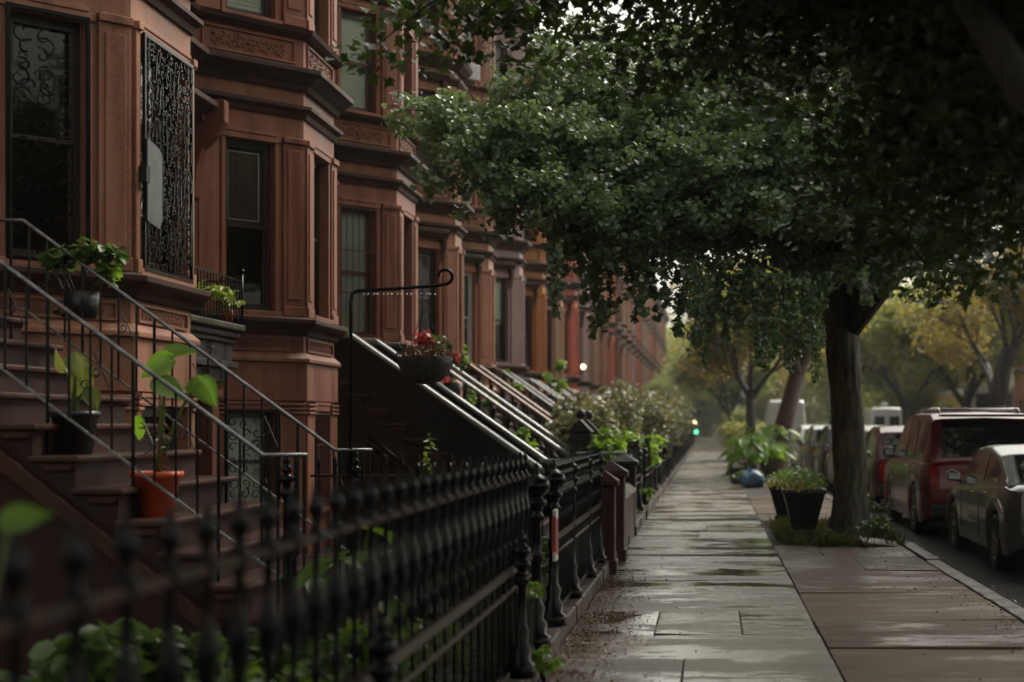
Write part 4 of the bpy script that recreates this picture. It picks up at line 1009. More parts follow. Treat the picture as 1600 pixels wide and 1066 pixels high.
# near tree whose canopy hangs over the top of the view
def near_tree():
    rg = np.random.default_rng(9); t = empty('street_tree', (2.05, 5.2, 0), 'near out of focus tree spreading dark leaves across the top right', 'tree')
    b = MB(); b.tube([(2.05, 5.2, -.1), (2.05, 5.2, .4), (2.0, 5.2, 1.4), (1.9, 5.3, 2.4)], [.34, .24, .2, .19], 14); b.build('trunk', M['bark'], t)
    lim = MB(); P = []
    A = W(1600, 140, 6.2); Bp = W(1500, -20, 6.4); Cp = W(1380, -160, 6.8)
    lim.tube([(1.92, 5.3, 2.3), (1.7, 5.8, 2.65), A, Bp, Cp], [.13, .11, .085, .065, .05], 8)
    ends = []
    for px, py, y in [(1460,40,7.5),(1400,100,8),(1330,60,8.5),(1540,230,7),(1570,330,7.5),(1500,340,8),(1420,370,8.5),(1330,400,9),(1300,330,9.2),(1380,300,8.5),(1460,280,8),(1560,400,8.5),(1250,60,9),(1170,40,9.5),(1100,70,9.5),(1180,120,9.3),(1030,60,10),(1080,20,9.8),(960,30,10),(1000,100,10.3),(1250,130,9.2),(1500,150,8),(1590,60,7.5),(1530,20,8),(720,30,10),(640,40,9.6),(590,70,9.2),(780,20,10.4),(690,80,9.8),(850,10,10.2),(910,30,10.3),(750,70,9.9),(810,70,10.3),(655,10,9.6),(870,80,10.4),(1130,160,9.8),(1060,130,10),(1580,170,9),(1560,260,9.5),(1400,420,9.6),(1470,420,9.5),(1590,440,9)]:
        ends.append((W(px, py, y), 1 if px > 900 else .75))
    for i in range(40): ends.append((Vector((rg.uniform(-.5, 4.5), rg.uniform(3.5, 10), rg.uniform(4.7, 6.8))), 1))
    for i in range(24): ends.append((Vector((rg.uniform(.5, 3.4), rg.uniform(8, 12.5), rg.uniform(3.9, 5.0))), 1))
    for e, k in ends:
        s = Vector((1.6+rg.uniform(-.2, .2), 6+rg.uniform(-.3, .3), 3.4+rg.uniform(0, 1))) if e.x > -.4 else Vector((.6, 8, 4.6))
        pts = []; 
        for i in range(9):
            u = i/8; p = s.lerp(e, u); p.z += .6*4*u*(1-u)*.5; pts.append(p)
        lim.tube(pts, [.03*(1-.85*i/8) for i in range(9)], 5)
        for u in np.linspace(.35, 1, int(9*k)):
            f = u*8; j = min(7, int(f)); p = pts[j].lerp(pts[j+1], f-j)
            w = .40*k
            if W(0,0,1) is None: pass
            P.append(scatter(p+Vector((rg.normal(0,.15*k), rg.normal(0,.15*k), rg.normal(0,.1*k))), (w, w, w*.5), int(60*k), rg))
    lim.build('limbs', M['bark'], t)
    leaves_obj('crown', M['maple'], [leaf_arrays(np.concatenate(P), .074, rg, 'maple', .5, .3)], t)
near_tree()

# unseen tree added behind the viewpoint so its crown darkens the near fence
def added_shade_tree():
    rg = np.random.default_rng(19); t = empty('street_tree', (2.0, -5.5, 0), 'unseen street tree added behind the viewpoint to shade the near fence and stoop', 'tree')
    MB().tube([(2, -5.5, -.1), (2, -5.5, .5), (1.9, -5.4, 3.4)], [.34, .25, .2], 12).build('trunk', M['bark'], t)
    lim = MB(); P = []
    for i in range(46):
        e = Vector((rg.uniform(-4.4, 3.2), rg.uniform(-8, 7.6), rg.uniform(5.4, 7.2))); s_ = Vector((1.9, -5.4, 3.3)); pts = []
        for q in range(9): u = q/8; p = s_.lerp(e, u); p.z += 2*u*(1-u); pts.append(p)
        lim.tube(pts, [.05*(1-.85*q/8) for q in range(9)], 5)
        for u in (.6, .75, .9, 1): P.append(scatter(s_.lerp(e, u)+Vector((0, 0, 2*u*(1-u))), (.75, .75, .3), 150, rg))
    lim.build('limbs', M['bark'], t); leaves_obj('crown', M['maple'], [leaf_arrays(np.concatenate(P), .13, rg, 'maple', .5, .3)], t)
added_shade_tree()
tree('street_tree', (2.0, 44, 0), 6, .30, 5, 'autumn2', 'barkred', 'red barked street tree with yellowing leaves behind the planter', None, 20000, .14, 3.1, (.7, 0), crown=1.25, L0=1.5, spread=1.0)
ft = tree('far_street_tree', (11.0, 55, 0), 8, .38, 8, 'autumn', 'bark', 'forked bare limbed tree with yellow leaves across the street', None, 9000, .17, 2.3, (0, 0), crown=.85, L0=2.4, spread=.8, limbs=3)
TG = 'background street trees'
protos = [tree('background_tree', (1.9, 66, 0), 9, .24, 11, 'autumn', 'bark', 'yellow green street tree beyond the red barked one', TG, 15000, .24, 2.8, crown=1.6, L0=2.2),
          tree('background_tree', (12.6, 92, 0), 11, .3, 12, 'autumn2', 'bark', 'large olive green tree far across the street', TG, 15000, .32, 2.6, crown=2.0, L0=2.8),
          tree('background_tree', (1.5, 100, 0), 9, .24, 13, 'fargreen', 'bark', 'dull green tree far along the pavement', TG, 14000, .28, 2.0, crown=1.7, L0=2.2)]
rr = random.Random(3)
def cp(o, x, y, s, rz, lab):
    c = copy_tree(o); c.location = (x, y, drop(y)); c.rotation_euler.z = rz; c.scale = (s, s, s); c['label'] = lab; return c
lab_a = 'one of the hazy trees merging far along the street'
for (k, x, y, s) in [(1, 12.5, 70, .95), (2, 13.2, 103, 1.1), (1, 12, 140, 1.3), (0, 2, 118, 1.1), (1, 2, 134, 1.1), (2, 1.9, 150, 1.2),
                     (2, -3.4, 112, .62), (1, -3.6, 128, .7), (2, -4.6, 146, .9), (1, -9, 168, 1.2), (1, 5, 178, 1.5), (0, 10, 175, 1.6), (2, 14, 160, 1.4), (1, -8, 185, 1.7), (1, 6, 205, 1.6), (2, 8, 215, 2.), (1, -14, 215, 2.2), (0, 20, 185, 2.), (1, 28, 180, 2.2), (2, 18, 140, 1.5), (1, 34, 205, 2.6), (2, 46, 210, 2.8), (1, -3, 252, 2.2), (0, 12, 245, 2.4)]:
    cp(protos[k], x, y, s, rr.uniform(0, 6.28), lab_a)
def far_wood():
    rg = np.random.default_rng(33); P = []
    for i in range(130):
        x = rg.uniform(-45, 75); y = rg.uniform(200, 255)
        if -8 < x < 6 and y < 252: continue
        P.append(scatter((x, y, rg.uniform(-2, 9 if abs(x) > 6 else 5)), (5, 4, 4), 260, rg))
    for i in range(46): P.append(scatter((rg.uniform(-9, 8), rg.uniform(253, 259), rg.uniform(-2.5, 9)), (3, 2, 3), 260, rg))
    o = leaves_obj('far_wood', M['fargreen'], [leaf_arrays(np.concatenate(P), .75, rg, 'oval')]); tag(o, 'hazy mass of trees closing the far end of the street', 'woods', kind='stuff')
far_wood()
for i, (x, y, s_, h_) in enumerate(((1.9, 60, .8, 1.2), (1.8, 72, .9, 2.0), (1.9, 86, .9, 2.4), (1.6, 105, 1., 2.2), (1.8, 125, 1.1, 3), (-3.2, 90, 1.0, 2.6), (-3.3, 105, 1.1, 3.2), (-3.4, 120, 1.2, 3.4), (-4.2, 140, 1.4, 4), (1.9, 150, 1.3, 3.5))):
    shrub('tall_bush', (x, y, h_*.55), (s_, s_*1.6, h_*.5), 1500, .2, ['fargreen', 'autumn2'][i % 2], 'oval', 'tall hazy bush lining the far pavement', 'bush', 'tall bushes lining the far pavement', seed=400+i, base_z=0)
for i, (x, y, s_, h_) in enumerate(((13.5, 98, 2.2, 6), (14, 108, 2.4, 7), (13, 120, 2.6, 7), (12.5, 134, 3, 8), (10.5, 160, 3, 8), (7.5, 172, 3, 7), (6.6, 174, 2.4, 6), (15, 86, 1.8, 4))):
    shrub('tall_bush', (x, y, h_*.52), (s_, s_*1.2, h_*.5), 2600, .3, ['autumn2', 'fargreen'][i % 2], 'oval', 'broad pale green bushy tree closing the view beyond the parked cars', 'bush', 'bushy trees beyond the parked cars', seed=440+i, base_z=0)
def added_canopy(y0, y1, seed, label, h=(7.6, 10)):  # trees added, mostly out of view, to keep bright sky off the car roofs
    rg = np.random.default_rng(seed); yc = (y0+y1)/2; t = empty('street_tree', (12.4, yc, 0), label, 'tree')
    MB().tube([(12.4, yc, -.1), (12.4, yc, .5), (12.2, yc, 5.5)], [.4, .3, .22], 12).build('trunk', M['bark'], t)
    lim = MB(); P = []
    for i in range(40):
        e = Vector((rg.uniform(3.0, 13.5), rg.uniform(y0, y1), rg.uniform(*h))); s_ = Vector((12.2, yc, 5.3)); lim.tube([s_, s_.lerp(e, .5)+Vector((0, 0, .5)), e], [.08, .05, .01], 5)
        P.append(scatter(e, (1.3, 1.3, .7), 330, rg)); P.append(scatter(s_.lerp(e, .6)+Vector((0,0,.4)), (1.2, 1.2, .6), 200, rg))
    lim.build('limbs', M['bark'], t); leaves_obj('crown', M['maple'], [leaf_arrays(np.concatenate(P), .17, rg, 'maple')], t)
added_canopy(6, 19, 51, 'tree added across the street to shade the nearest parked cars')
added_canopy(20, 32, 52, 'second tree added across the street for shade, beside the dark red car', (8.2, 11))
# ------------------------------------------------------------------ pavement furniture
def planter(x, y, label, w=.30, h=.68, flowersn=True):
    t = empty('planter', (x, y, 0), label, 'planter', 'black square planters')
    b = MB(); c = [(.24/.34*w, .0), (.24/.34*w, .12)]
    def sq(r, z): return [(x-r, y-r, z), (x+r, y-r, z), (x+r, y+r, z), (x-r, y+r, z)]
    lv = [(w*.62, 0), (w*.62, .1), (w*.52, .11), (w*.95, h-.06), (w*1.02, h-.055), (w*1.02, h), (w*.9, h), (w*.88, h-.06)]
    vs = sum([sq(r, z) for r, z in lv], []); fs = [(0,3,2,1)]+[(i*4+j, i*4+(j+1) % 4, (i+1)*4+(j+1) % 4, (i+1)*4+j) for i in range(len(lv)-1) for j in range(4)]+[tuple(range(len(vs)-4, len(vs)))]
    b.add(vs, fs); b.build('box', M['blackpot'], t, bevel=.008)
    rg = np.random.default_rng(int(y*100)); 
    leaves_obj('foliage', M['brightleaf'], [leaf_arrays(scatter((x, y, h+.1), (w*1.15, w*1.1, .18), 700, rg), .06, rg, 'long', .8)], t)
    leaves_obj('flowers', M['yellowpetal'], [leaf_arrays(scatter((x-.1, y-.15, h+.04), (w*1.0, w*.8, .1), 130, rg), .045, rg, 'fan')], t)
planter(1.33, 20.3, 'larger black tapered planter beside the big tree trunk')
planter(1.24, 23.6, 'smaller black planter half hidden behind the larger one', .26, .58)
rg = np.random.default_rng(5); n = 5200
gp = np.stack([rg.uniform(.95, 2.55, n), rg.uniform(18.7, 22.6, n), np.full(n, -.01)], 1)
D = np.stack([rg.normal(0, .5, n), rg.normal(0, .5, n), np.full(n, 1.0)], 1)
keep = (np.sin(gp[:,0]*5+gp[:,1]*2)+rg.normal(0, .6, n)) > -.2
o = leaves_obj('grass', M['grass'], [leaf_arrays(gp[keep], .17, rg, 'blade', .2, D=D[keep], fold=.1)]); tag(o, 'ragged grass and weeds in the soil round the big tree', 'grass', kind='stuff')
for i, (x, y, s) in enumerate(((1.9, 19.3, .22), (2.3, 19.6, .25), (1.5, 19.1, .18), (2.5, 22.2, .35), (2.45, 20.8, .28), (2.7-.25, 25, .35))):
    shrub('weed', (x, y, s*.6), (s*1.2, s, s*.6), 260, .075, 'plant', 'long', 'straggly green weeds at the foot of the big street tree', 'weed', 'weeds round the big tree', seed=200+i, base_z=0)
bigleaf_clump((1.15, 38.5, 0), 30, .42, 1.25, 'large clump of elephant ear leaves left of the red barked tree', seed=8, spread=.7)
bigleaf_clump((1.55, 41, 0), 34, .45, 1.5, 'taller clump of elephant ear leaves behind the first clump', 'brightleaf', seed=9, spread=1.0)
for i, (x, y) in enumerate(((.95, 36.5), (2.2, 38), (.9, 41.5), (2.1, 35.2))):
    shrub('low_bush', (x, y, .25), (.5, .6, .3), 420, .1, 'plant', 'oval', 'low dark green bush around the elephant ear clumps', 'bush', 'low bushes in the planting strip', seed=220+i, base_z=0)
t = empty('crate_planter', (.72, 39.5, 0), 'dark wooden box planter at the pavement edge by the elephant ears', 'planter')
b = MB(); b.box((.62, 38.4, 0), (.98, 40.6, .42)); 
for i in range(5): b.box((.60, 38.45+i*.45, .0), (.62, 38.5+i*.45, .5))
b.build('box', M['darkpier'], t, bevel=.01)
# blue plastic bag: crumpled sack
b = MB(); rg2 = random.Random(2); nth, nph = 18, 12; vs = []
for i in range(nph):
    ph = PI*i/(nph-1)
    for j in range(nth):
        th = 2*PI*j/nth; r = 1+.16*math.sin(3*th+2*ph)+.1*math.sin(7*th-3*ph)+rg2.uniform(-.13, .13)
        vs.append((1.08+.32*r*math.sin(ph)*math.cos(th), 36.2+.3*r*math.sin(ph)*math.sin(th), max(0, .19-.22*r*math.cos(ph))))
b.add(vs, [(i*nth+j, i*nth+(j+1) % nth, (i+1)*nth+(j+1) % nth, (i+1)*nth+j) for i in range(nph-1) for j in range(nth)], True)
b.tube([(1.05, 36.2, .38), (1.02, 36.15, .46), (.98, 36.1, .48)], [.05, .02, .05], 8)
top_mesh(b, 'plastic_bag', M['bluebag'], 'crumpled blue plastic bag lying at the edge of the planting strip', 'bag')
b = MB(); b.add([(2.0,18.7,.0),(2.46,18.55,.0),(2.46,19.05,.0),(1.95,19.1,.0),(2.0,18.72,.05),(2.46,18.6,.015),(2.46,19.05,.05),(1.98,19.08,.11)], [(0,3,2,1),(4,5,6,7),(0,1,5,4),(1,2,6,5),(2,3,7,6),(3,0,4,7)])
top_mesh(b, 'loose_paving_slab', M['pave2'], 'tilted loose slab lifted by the big tree roots', 'paving slab', bevel=.008)
b = MB(); b.add([(1.6,19.7,0),(1.68,19.7,0),(1.66,19.95,0),(1.64,19.72,.36)], [(0,1,3),(1,2,3),(2,0,3),(0,2,1)]); top_mesh(b, 'wooden_stake', M['pier'], 'pointed broken board leaning between planter and trunk', 'board')
# wind-blown leaves
def litter(n, xr, yr, seed, mat, size=.035, z=.012):
    rg = np.random.default_rng(seed); x = xr[0]+(xr[1]-xr[0])*rg.beta(1, 3.2, n); y = rg.uniform(yr[0], yr[1], n)
    return leaf_arrays(np.stack([x, y, np.full(n, z)], 1), size, rg, 'oval', 3, 0, .15)
o = leaves_obj('fallen_leaves', M['dry'], [litter(2600, (-1.05, -.35), (4.5, 15), 1, 0, .028), litter(1500, (-1.05, .2), (5, 24), 7, 0, .018), litter(500, (2.52, 1.4), (6, 19), 8, 0, .025), litter(260, (-1.05, .8), (5, 30), 2, 0), litter(260, (2.5, .9), (7, 30), 3, 0), litter(500, (2.72, 3.3), (9, 30), 4, 0, z=-.118), litter(200, (-1.3, -1.1), (6, 15), 6, 0, z=.145)])
tag(o, 'small wet brown leaves scattered over pavement and gutter', 'fallen leaves', kind='stuff')

# lamp post, signals
t = empty('street_lamp', (2.2, 92, 0), 'slim pale street lamp pole beyond the elephant ears', 'lamp post')
MB().tube([(2.2, 92, 0), (2.2, 92, .6), (2.2, 92, 7.5)], [.13, .1, .06], 8).build('pole', M['grate'], t)
MB().box((2.05, 91.85, 3.3), (2.35, 92.15, 3.75)).build('sign_box', M['white'], t, bevel=.03)
g0 = -3.5; P1 = W(1088, 675, 238); P2 = W(1086, 663, 238)
t = empty('traffic_light', (P1.x, 238, g0), 'green traffic light glowing at the far end of the street', 'traffic light')
MB().tube([(P1.x, 238, g0), (P1.x, 238, P1.z+1.2)], .09, 8).build('pole', M['iron'], t)
b = MB(); b.box((P1.x-.25, 237.6, P1.z-.45), (P1.x+.25, 237.9, P1.z+1.0)); b.build('housing', M['iron'], t, bevel=.03)
MB().ball((P1.x, 237.5, P1.z), .3, 10).build('green_lens', M['greenlight'], t)
t = empty('street_lamp', (P2.x-.6, 236, g0), 'lit lamp shining above the far green traffic light', 'lamp post')
MB().tube([(P2.x-.6, 236, g0), (P2.x-.6, 236, P2.z+.6), (P2.x-.1, 236, P2.z+.7)], .07, 8).build('pole', M['iron'], t)
MB().ball((P2.x, 236, P2.z+.3), .3, 10).build('bulb', M['warmlight'], t)

# ------------------------------------------------------------------ cars
def interp(pts, y):
    if y <= pts[0][0]: return pts[0][1]
    for (a, b), (c, d) in zip(pts, pts[1:]):
        if y <= c: 
            t = (y-a)/(c-a+1e-9); return b+(d-b)*t
    return pts[-1][1]
def car(x_left, y_rear, Lc, Wd, top, gh, pm, label, wheels, wr, kind='sedan', detail=True, cat='car', tumble=.26, sidewins=None, zroad=-.128, group='cars parked along the kerb', extra=None, rearwin=True):
    hw = Wd/2; x0 = x_left+hw; t = empty('parked_car' if cat == 'car' else 'parked_van', (x0, y_rear+Lc/2, zroad), label, cat, group)
    T = Matrix.Translation((x0, y_rear, zroad)); ys = sorted(set([round(i*Lc/90, 3) for i in range(91)]+[p[0] for p in top]))
    def hwf(y): return hw-.13*max(0, 1-y/.35)**2-.16*max(0, 1-(Lc-y)/.6)**2
    b = MB(T); vs = []; n = 0
    for y in ys:
        za = .22+.12*max(0, 1-y/.3)+.06*max(0, 1-(Lc-y)/.3)
        for wy in wheels:
            d = abs(y-wy); R_ = wr+.06
            if d < R_: za = max(za, wr+math.sqrt(R_*R_-d*d)*.98)
        zt = interp(top, y); w = hwf(y)
        half = [(0, .24), (w-.3, .24), (w-.29, za), (w-.035, za), (w-.005, za+.25*(zt-za)), (w, za+.5*(zt-za)), (w-.018, zt-.13), (w-.05, zt-.03), (w-.16, zt+.008), (w*.5, zt+.025), (0, zt+.03)]
        r_ = half+[(-x, z) for x, z in half[1:-1]][::-1]; n = len(r_); vs += [(x, y, z) for x, z in r_]
    fs = [(i*n+j, i*n+(j+1) % n, (i+1)*n+(j+1) % n, (i+1)*n+j) for i in range(len(ys)-1) for j in range(n)]+[tuple(range(n)), tuple(range((len(ys)-1)*n, len(ys)*n))[::-1]]
    b.add(vs, fs, True); body = b.build('body', pm, t)
    md = body.modifiers.new('es', 'EDGE_SPLIT'); md.split_angle = .7
    def xs(z, y): return hwf(y)-.07-(z-interp(top, y))*tumble
    gy = [gh[0][0]+(gh[-1][0]-gh[0][0])*i/48 for i in range(49)]; gy = sorted(set(gy+[p[0] for p in gh])); vs = []
    for y in gy:
        g_ = interp(gh, y); bt = interp(top, y)-.02; g_ = max(g_, bt+.012); sh = min(.06, (g_-bt)*.5)
        half = [(xs(bt, y), bt), (xs(g_-sh, y), g_-sh), (xs(g_-sh, y)-.035, g_-sh*.3), (xs(g_, y)-.14, g_+.002), (0, g_+.02)]
        r_ = half+[(-x, z) for x, z in half[:-1]][::-1]; n = len(r_); vs += [(x, y, z) for x, z in r_]
    b = MB(T); b.add(vs, [(i*n+j, i*n+j+1, (i+1)*n+j+1, (i+1)*n+j) for i in range(len(gy)-1) for j in range(n-1)]+[tuple(range(n)), tuple(range((len(gy)-1)*n, len(gy)*n))], True)
    cb = b.build('cabin', pm, t); md = cb.modifiers.new('es', 'EDGE_SPLIT'); md.split_angle = .6
    # side windows
    for sg in (-1, 1):
        for (a, c) in sidewins:
            b = MB(T); yy = [a+(c-a)*i/10 for i in range(11)]; vs = []
            for y in yy:
                lo = interp(top, y)+.035; hi = max(lo+.004, interp(gh, y)-.085); vs += [(sg*(xs(lo, y)+.007), y, lo), (sg*(xs(hi, y)+.007), y, hi)]
            b.add(vs, [(2*i, 2*i+1, 2*i+3, 2*i+2) for i in range(10)]); b.build('side_window', M['carglass'], t, recalc=False)
    # front and rear glass follow the cabin slope
    def strip(y0, y1, name, inset, off):
        b = MB(T); vs = []; K = 10
        for i in range(K+1):
            y = y0+(y1-y0)*i/K; g_ = interp(gh, y); w = xs(g_, y)-inset
            s_ = (interp(gh, y+.02)-interp(gh, y-.02))/.04; nn = Vector((0, -s_, 1)).normalized()*off
            for k in (-1, -.5, 0, .5, 1): vs.append((w*k, y+nn.y, g_+nn.z+.012*(1-abs(k))+.012))
        b.add(vs, [(i*5+j, i*5+j+1, (i+1)*5+j+1, (i+1)*5+j) for i in range(K) for j in range(4)]); b.build(name, M['carglass'], t, recalc=False)
    if rearwin: strip(gh[0][0]+(gh[1][0]-gh[0][0])*.08, gh[0][0]+(gh[1][0]-gh[0][0])*.9, 'rear_window', .15, .012)
    strip(gh[-1][0]-.03, gh[-2][0]+.06, 'windscreen', .15, .012)
    for wy in wheels:
        for sg in (-1, 1):
            wx = x0+sg*(hw-.13); yy = y_rear+wy; zc = zroad+wr
            b = MB(Matrix.Translation((wx, yy, zc)) @ Matrix.Rotation(PI/2*sg, 4, 'Y'))
            b.lathe((0, 0, -.11), [(wr*.6, 0), (wr*.92, .0), (wr, .03), (wr, .19), (wr*.92, .22), (wr*.66, .22), (wr*.62, .19), (wr*.6, .05)], 28)
            wl = b.build('wheel', M['rubber'], t)
            b = MB(Matrix.Translation((wx, yy, zc)) @ Matrix.Rotation(PI/2*sg, 4, 'Y'))
            b.lathe((0, 0, 0), [(.05, .0), (wr*.64, 0), (wr*.66, .105), (wr*.6, .105), (wr*.58, .03), (.03, .03)], 24)
            for k in range(5):
                for e in (-.12, .12):
                    a = 2*PI*k/5+e; a2 = 2*PI*k/5+e*.3
                    b.tube([(.04*math.cos(a2), .04*math.sin(a2), .085), (wr*.6*math.cos(a), wr*.6*math.sin(a), .09)], .017, 4)
            b.lathe((0, 0, .06), [(.055, 0), (.05, .04), (.02, .045)], 12)
            b.build('rim', M['rim'], wl)
    ym = gh[-1][0]-.28
    for sg in (-1, 1):
        b = MB(T); zz_ = interp(top, ym)+.09; mx = sg*(hwf(ym)+.12)
        xo = sg*(hwf(ym)+.13); xi = sg*(hwf(ym)-.06); hm = .075 if kind == 'sedan' else .1
        b.prism([(xi, zz_-hm*.6), (xi+sg*.03, zz_-hm), (xo-sg*.02, zz_-hm*.8), (xo, zz_-hm*.3), (xo-sg*.02, zz_+hm*.8), (xo-sg*.07, zz_+hm), (xi+sg*.02, zz_+hm*.7)], 1, ym-.02, ym+.10)
        b.tube([(sg*(hwf(ym)-.12), ym+.05, zz_-.09), (xi+sg*.06, ym+.05, zz_-.05)], .025, 6); sm_ = b.build('side_mirror', pm if kind == 'sedan' else M['blackpot'], t, bevel=.022)
        b = MB(T); b.prism([(xi+sg*.015, zz_-hm*.5), (xo-sg*.025, zz_-hm*.55), (xo-sg*.035, zz_+hm*.6), (xi+sg*.03, zz_+hm*.5)], 1, ym-.024, ym-.021); b.build('mirror_glass', M['chrome'], sm_)
    if detail:
        ztl = interp(top, 0)
        for sg in (-1, 1):
            b = MB(T)
            if kind == 'sedan':
                b.add([(sg*(hw-.42), -.008, ztl-.04), (sg*(hw-.42), -.008, ztl+.10), (sg*(hw-.135), .035, ztl+.1), (sg*(hw-.13), .035, ztl-.08), (sg*(hw+.006), .72, ztl+.08), (sg*(hw+.008), .4, ztl-.06)], [(0,1,2,3), (3,2,4,5)])
            else:
                b.box((sg*(hw-.2)-.07, -.02, ztl-.32), (sg*(hw-.2)+.07, .05, ztl+.02)) if sg > 0 else b.box((-(hw-.2)-.07, -.02, ztl-.32), (-(hw-.2)+.07, .05, ztl+.02))
            b.build('tail_light', M['tail'], t)
            b = MB(T); b.ball((sg*(hw-.3), Lc-.12, .64), .1, 8, .6); b.build('headlight', M['chrome'], t)
            for wy in [p for p in sidewins[:2]]:
                b = MB(T); yh = wy[0]+.22; b.tube([(sg*(hw+.012), yh, interp(top, yh)-.1), (sg*(hw+.02), yh+.09, interp(top, yh)-.1), (sg*(hw+.012), yh+.18, interp(top, yh)-.1)], .012, 6); b.build('door_handle', M['chrome'], t)
        b = MB(T); b.box((-hw+.14, -.055, .32), (hw-.14, .07, .52)); b.build('rear_bumper', pm if kind == 'sedan' else M['blackpot'], t, bevel=.04)
        b = MB(T); b.box((-.16, -.075, .60 if kind == 'sedan' else .72), (.16, -.02, .75 if kind == 'sedan' else .87)); b.build('number_plate', M['plate'], t, bevel=.005)
        b = MB(T)
        for yy_ in [sidewins[0][1]+.03, sidewins[-1][1]+.1]:
            for sg in (-1, 1): b.box((sg*(hw+.001)-.003, yy_-.004, .35), (sg*(hw+.001)+.003, yy_+.004, interp(top, yy_)-.08))
        b.build('door_seams', M['rubber'], t)
    if extra: extra(t, T, hw, xs)
    return t
SED_T = [(0, .78), (.03, .98), (.5, 1.03), (1.0, 1.0), (2.2, .96), (3.5, .93), (4.2, .84), (4.62, .7), (4.8, .5)]
SED_G = [(.38, 1.03), (1.35, 1.36), (2.0, 1.45), (2.5, 1.455), (2.9, 1.42), (3.75, .94)]
car(3.35, 16.05, 4.8, 1.84, SED_T, SED_G, paint('silver_grey_paint', (.055, .056, .058), .3), 'grey wet saloon car parked nearest, at the right edge', (1.0, 3.85), .33, 'sedan', sidewins=[(1.05, 1.85), (1.93, 3.0)])
SUV_T = [(0, 1.08), (.05, 1.14), (1, 1.16), (3.9, 1.14), (4.3, 1.1), (4.95, 1.02), (5.2, .8)]
SUV_G = [(.05, 1.15), (.28, 1.80), (.6, 1.885), (2.4, 1.9), (3.1, 1.82), (3.95, 1.15)]
def rack(t, T, hw, xs):
    b = MB(T)
    for sg in (-1, 1): b.tube([(sg*(hw-.38), .7, 1.9), (sg*(hw-.38), .8, 1.96), (sg*(hw-.38), 2.6, 1.96), (sg*(hw-.38), 2.75, 1.87)], .018, 6)
    for y in (1.0, 2.2): b.tube([(-(hw-.38), y, 1.955), (hw-.38, y, 1.955)], .015, 6)
    b.build('roof_rack', M['chrome'], t)
    b = MB(T); b.box((-hw+.3, -.01, 1.83), (hw-.3, .3, 1.87)); b.build('spoiler', M['redpaint'], t, bevel=.015)
    b = MB(T); b.tube([(.05, .02, 1.18), (.3, .08, 1.34), (.62, .06, 1.30)], .014, 5); b.build('rear_wiper', M['rubber'], t)
M['redpaint'] = paint('dark_red_paint', (.12, .005, .008), .2)
car(3.2, 21.7, 5.2, 2.0, SUV_T, SUV_G, M['redpaint'], 'large dark red off road car with roof rack behind the grey saloon', (1.05, 4.1), .39, 'suv', tumble=.2, sidewins=[(.4, 1.2), (1.35, 2.2), (2.32, 3.25)], extra=rack)
HB_T = [(0, .95), (.06, 1.05), (1, 1.04), (3.3, 1.0), (3.6, .97), (4.2, .85), (4.5, .6)]
HB_G = [(.08, 1.05), (.5, 1.55), (.9, 1.66), (2.2, 1.68), (2.6, 1.62), (3.4, 1.0)]
sw = [(.6, 1.1), (1.2, 1.95), (2.05, 2.85)]
car(3.2, 28.2, 4.5, 1.85, HB_T, HB_G, paint('maroon_black_paint', (.05, .006, .008), .3), 'maroon hatchback with pale rear glass between trunk and red car', (.85, 3.55), .34, 'suv', sidewins=sw)
car(3.05, 34, 4.5, 1.85, HB_T, HB_G, paint('beige_paint', (.30, .29, .24), .5), 'pale beige car mostly hidden by the big tree trunk', (.85, 3.55), .34, 'suv', sidewins=sw)
car(3.1, 39.6, 4.5, 1.85, HB_T, HB_G, paint('black_paint', (.012, .013, .015), .2), 'black car left of the big trunk, just beyond the beige one', (.85, 3.55), .34, 'suv', sidewins=sw)
car(3.1, 45.2, 4.5, 1.8, HB_T, HB_G, paint('silver_paint', (.3, .32, .33), .6), 'silver car beyond the black car, near the red barked tree', (.85, 3.55), .34, 'suv', sidewins=sw)
car(3.1, 51, 4.5, 1.8, HB_T, HB_G, M['whitepaint'], 'small white car farthest back before the tall white van', (.85, 3.55), .34, 'suv', sidewins=sw)
V_T = [(0, 1.2), (.05, 1.3), (4.6, 1.3), (5.0, 1.2), (5.8, 1.0), (6, .7)]
V_G = [(.02, 1.3), (.1, 2.85), (.3, 2.98), (4.2, 2.98), (4.6, 2.7), (5.2, 1.2)]
car(2.95, 76, 6, 2.3, V_T, V_G, M['whitepaint'], 'tall white van parked beyond the red barked tree', (1.2, 4.9), .38, 'suv', tumble=.1, sidewins=[(3.9, 4.7)], cat='van', group=None, rearwin=False)
V2T = V_T; V2G = [(.02, 1.3), (.08, 2.55), (.3, 2.65), (4.2, 2.65), (4.6, 2.4), (5.2, 1.2)]
def beacon(t, T, hw, xs):
    b = MB(T); b.box((-.18, 1.0, 2.66), (.18, 1.4, 2.95)); b.build('roof_beacon', M['white'], t, bevel=.05)
    for sg in (-1, 1):
        b = MB(T); b.box((sg*.42-.28, -.06, 1.45), (sg*.42+.28, -.02, 2.15)); b.build('rear_door_window', M['carglass'], t)
car(9.1, 82, 6, 2.05, V2T, V2G, M['whitepaint'], 'white van with two rear windows parked across the street', (1.2, 4.9), .38, 'suv', tumble=.1, sidewins=[(3.9, 4.7)], cat='van', group=None, extra=beacon, rearwin=False)
for i, y in enumerate((60, 68, 92, 100)):
    car(9.3, y, 4.5, 1.8, HB_T, HB_G, [M['whitepaint'], M['redpaint']][i % 2] if i < 2 else bpy.data.materials['silver_paint'], ['far white car across the street in front of the white van', 'far red car across the street near the white van', 'silver car parked far off behind the white van', 'silver car parked far off behind the white van'][i], (.85, 3.55), .34, 'suv', sidewins=sw, group='cars parked across the street', detail=False)

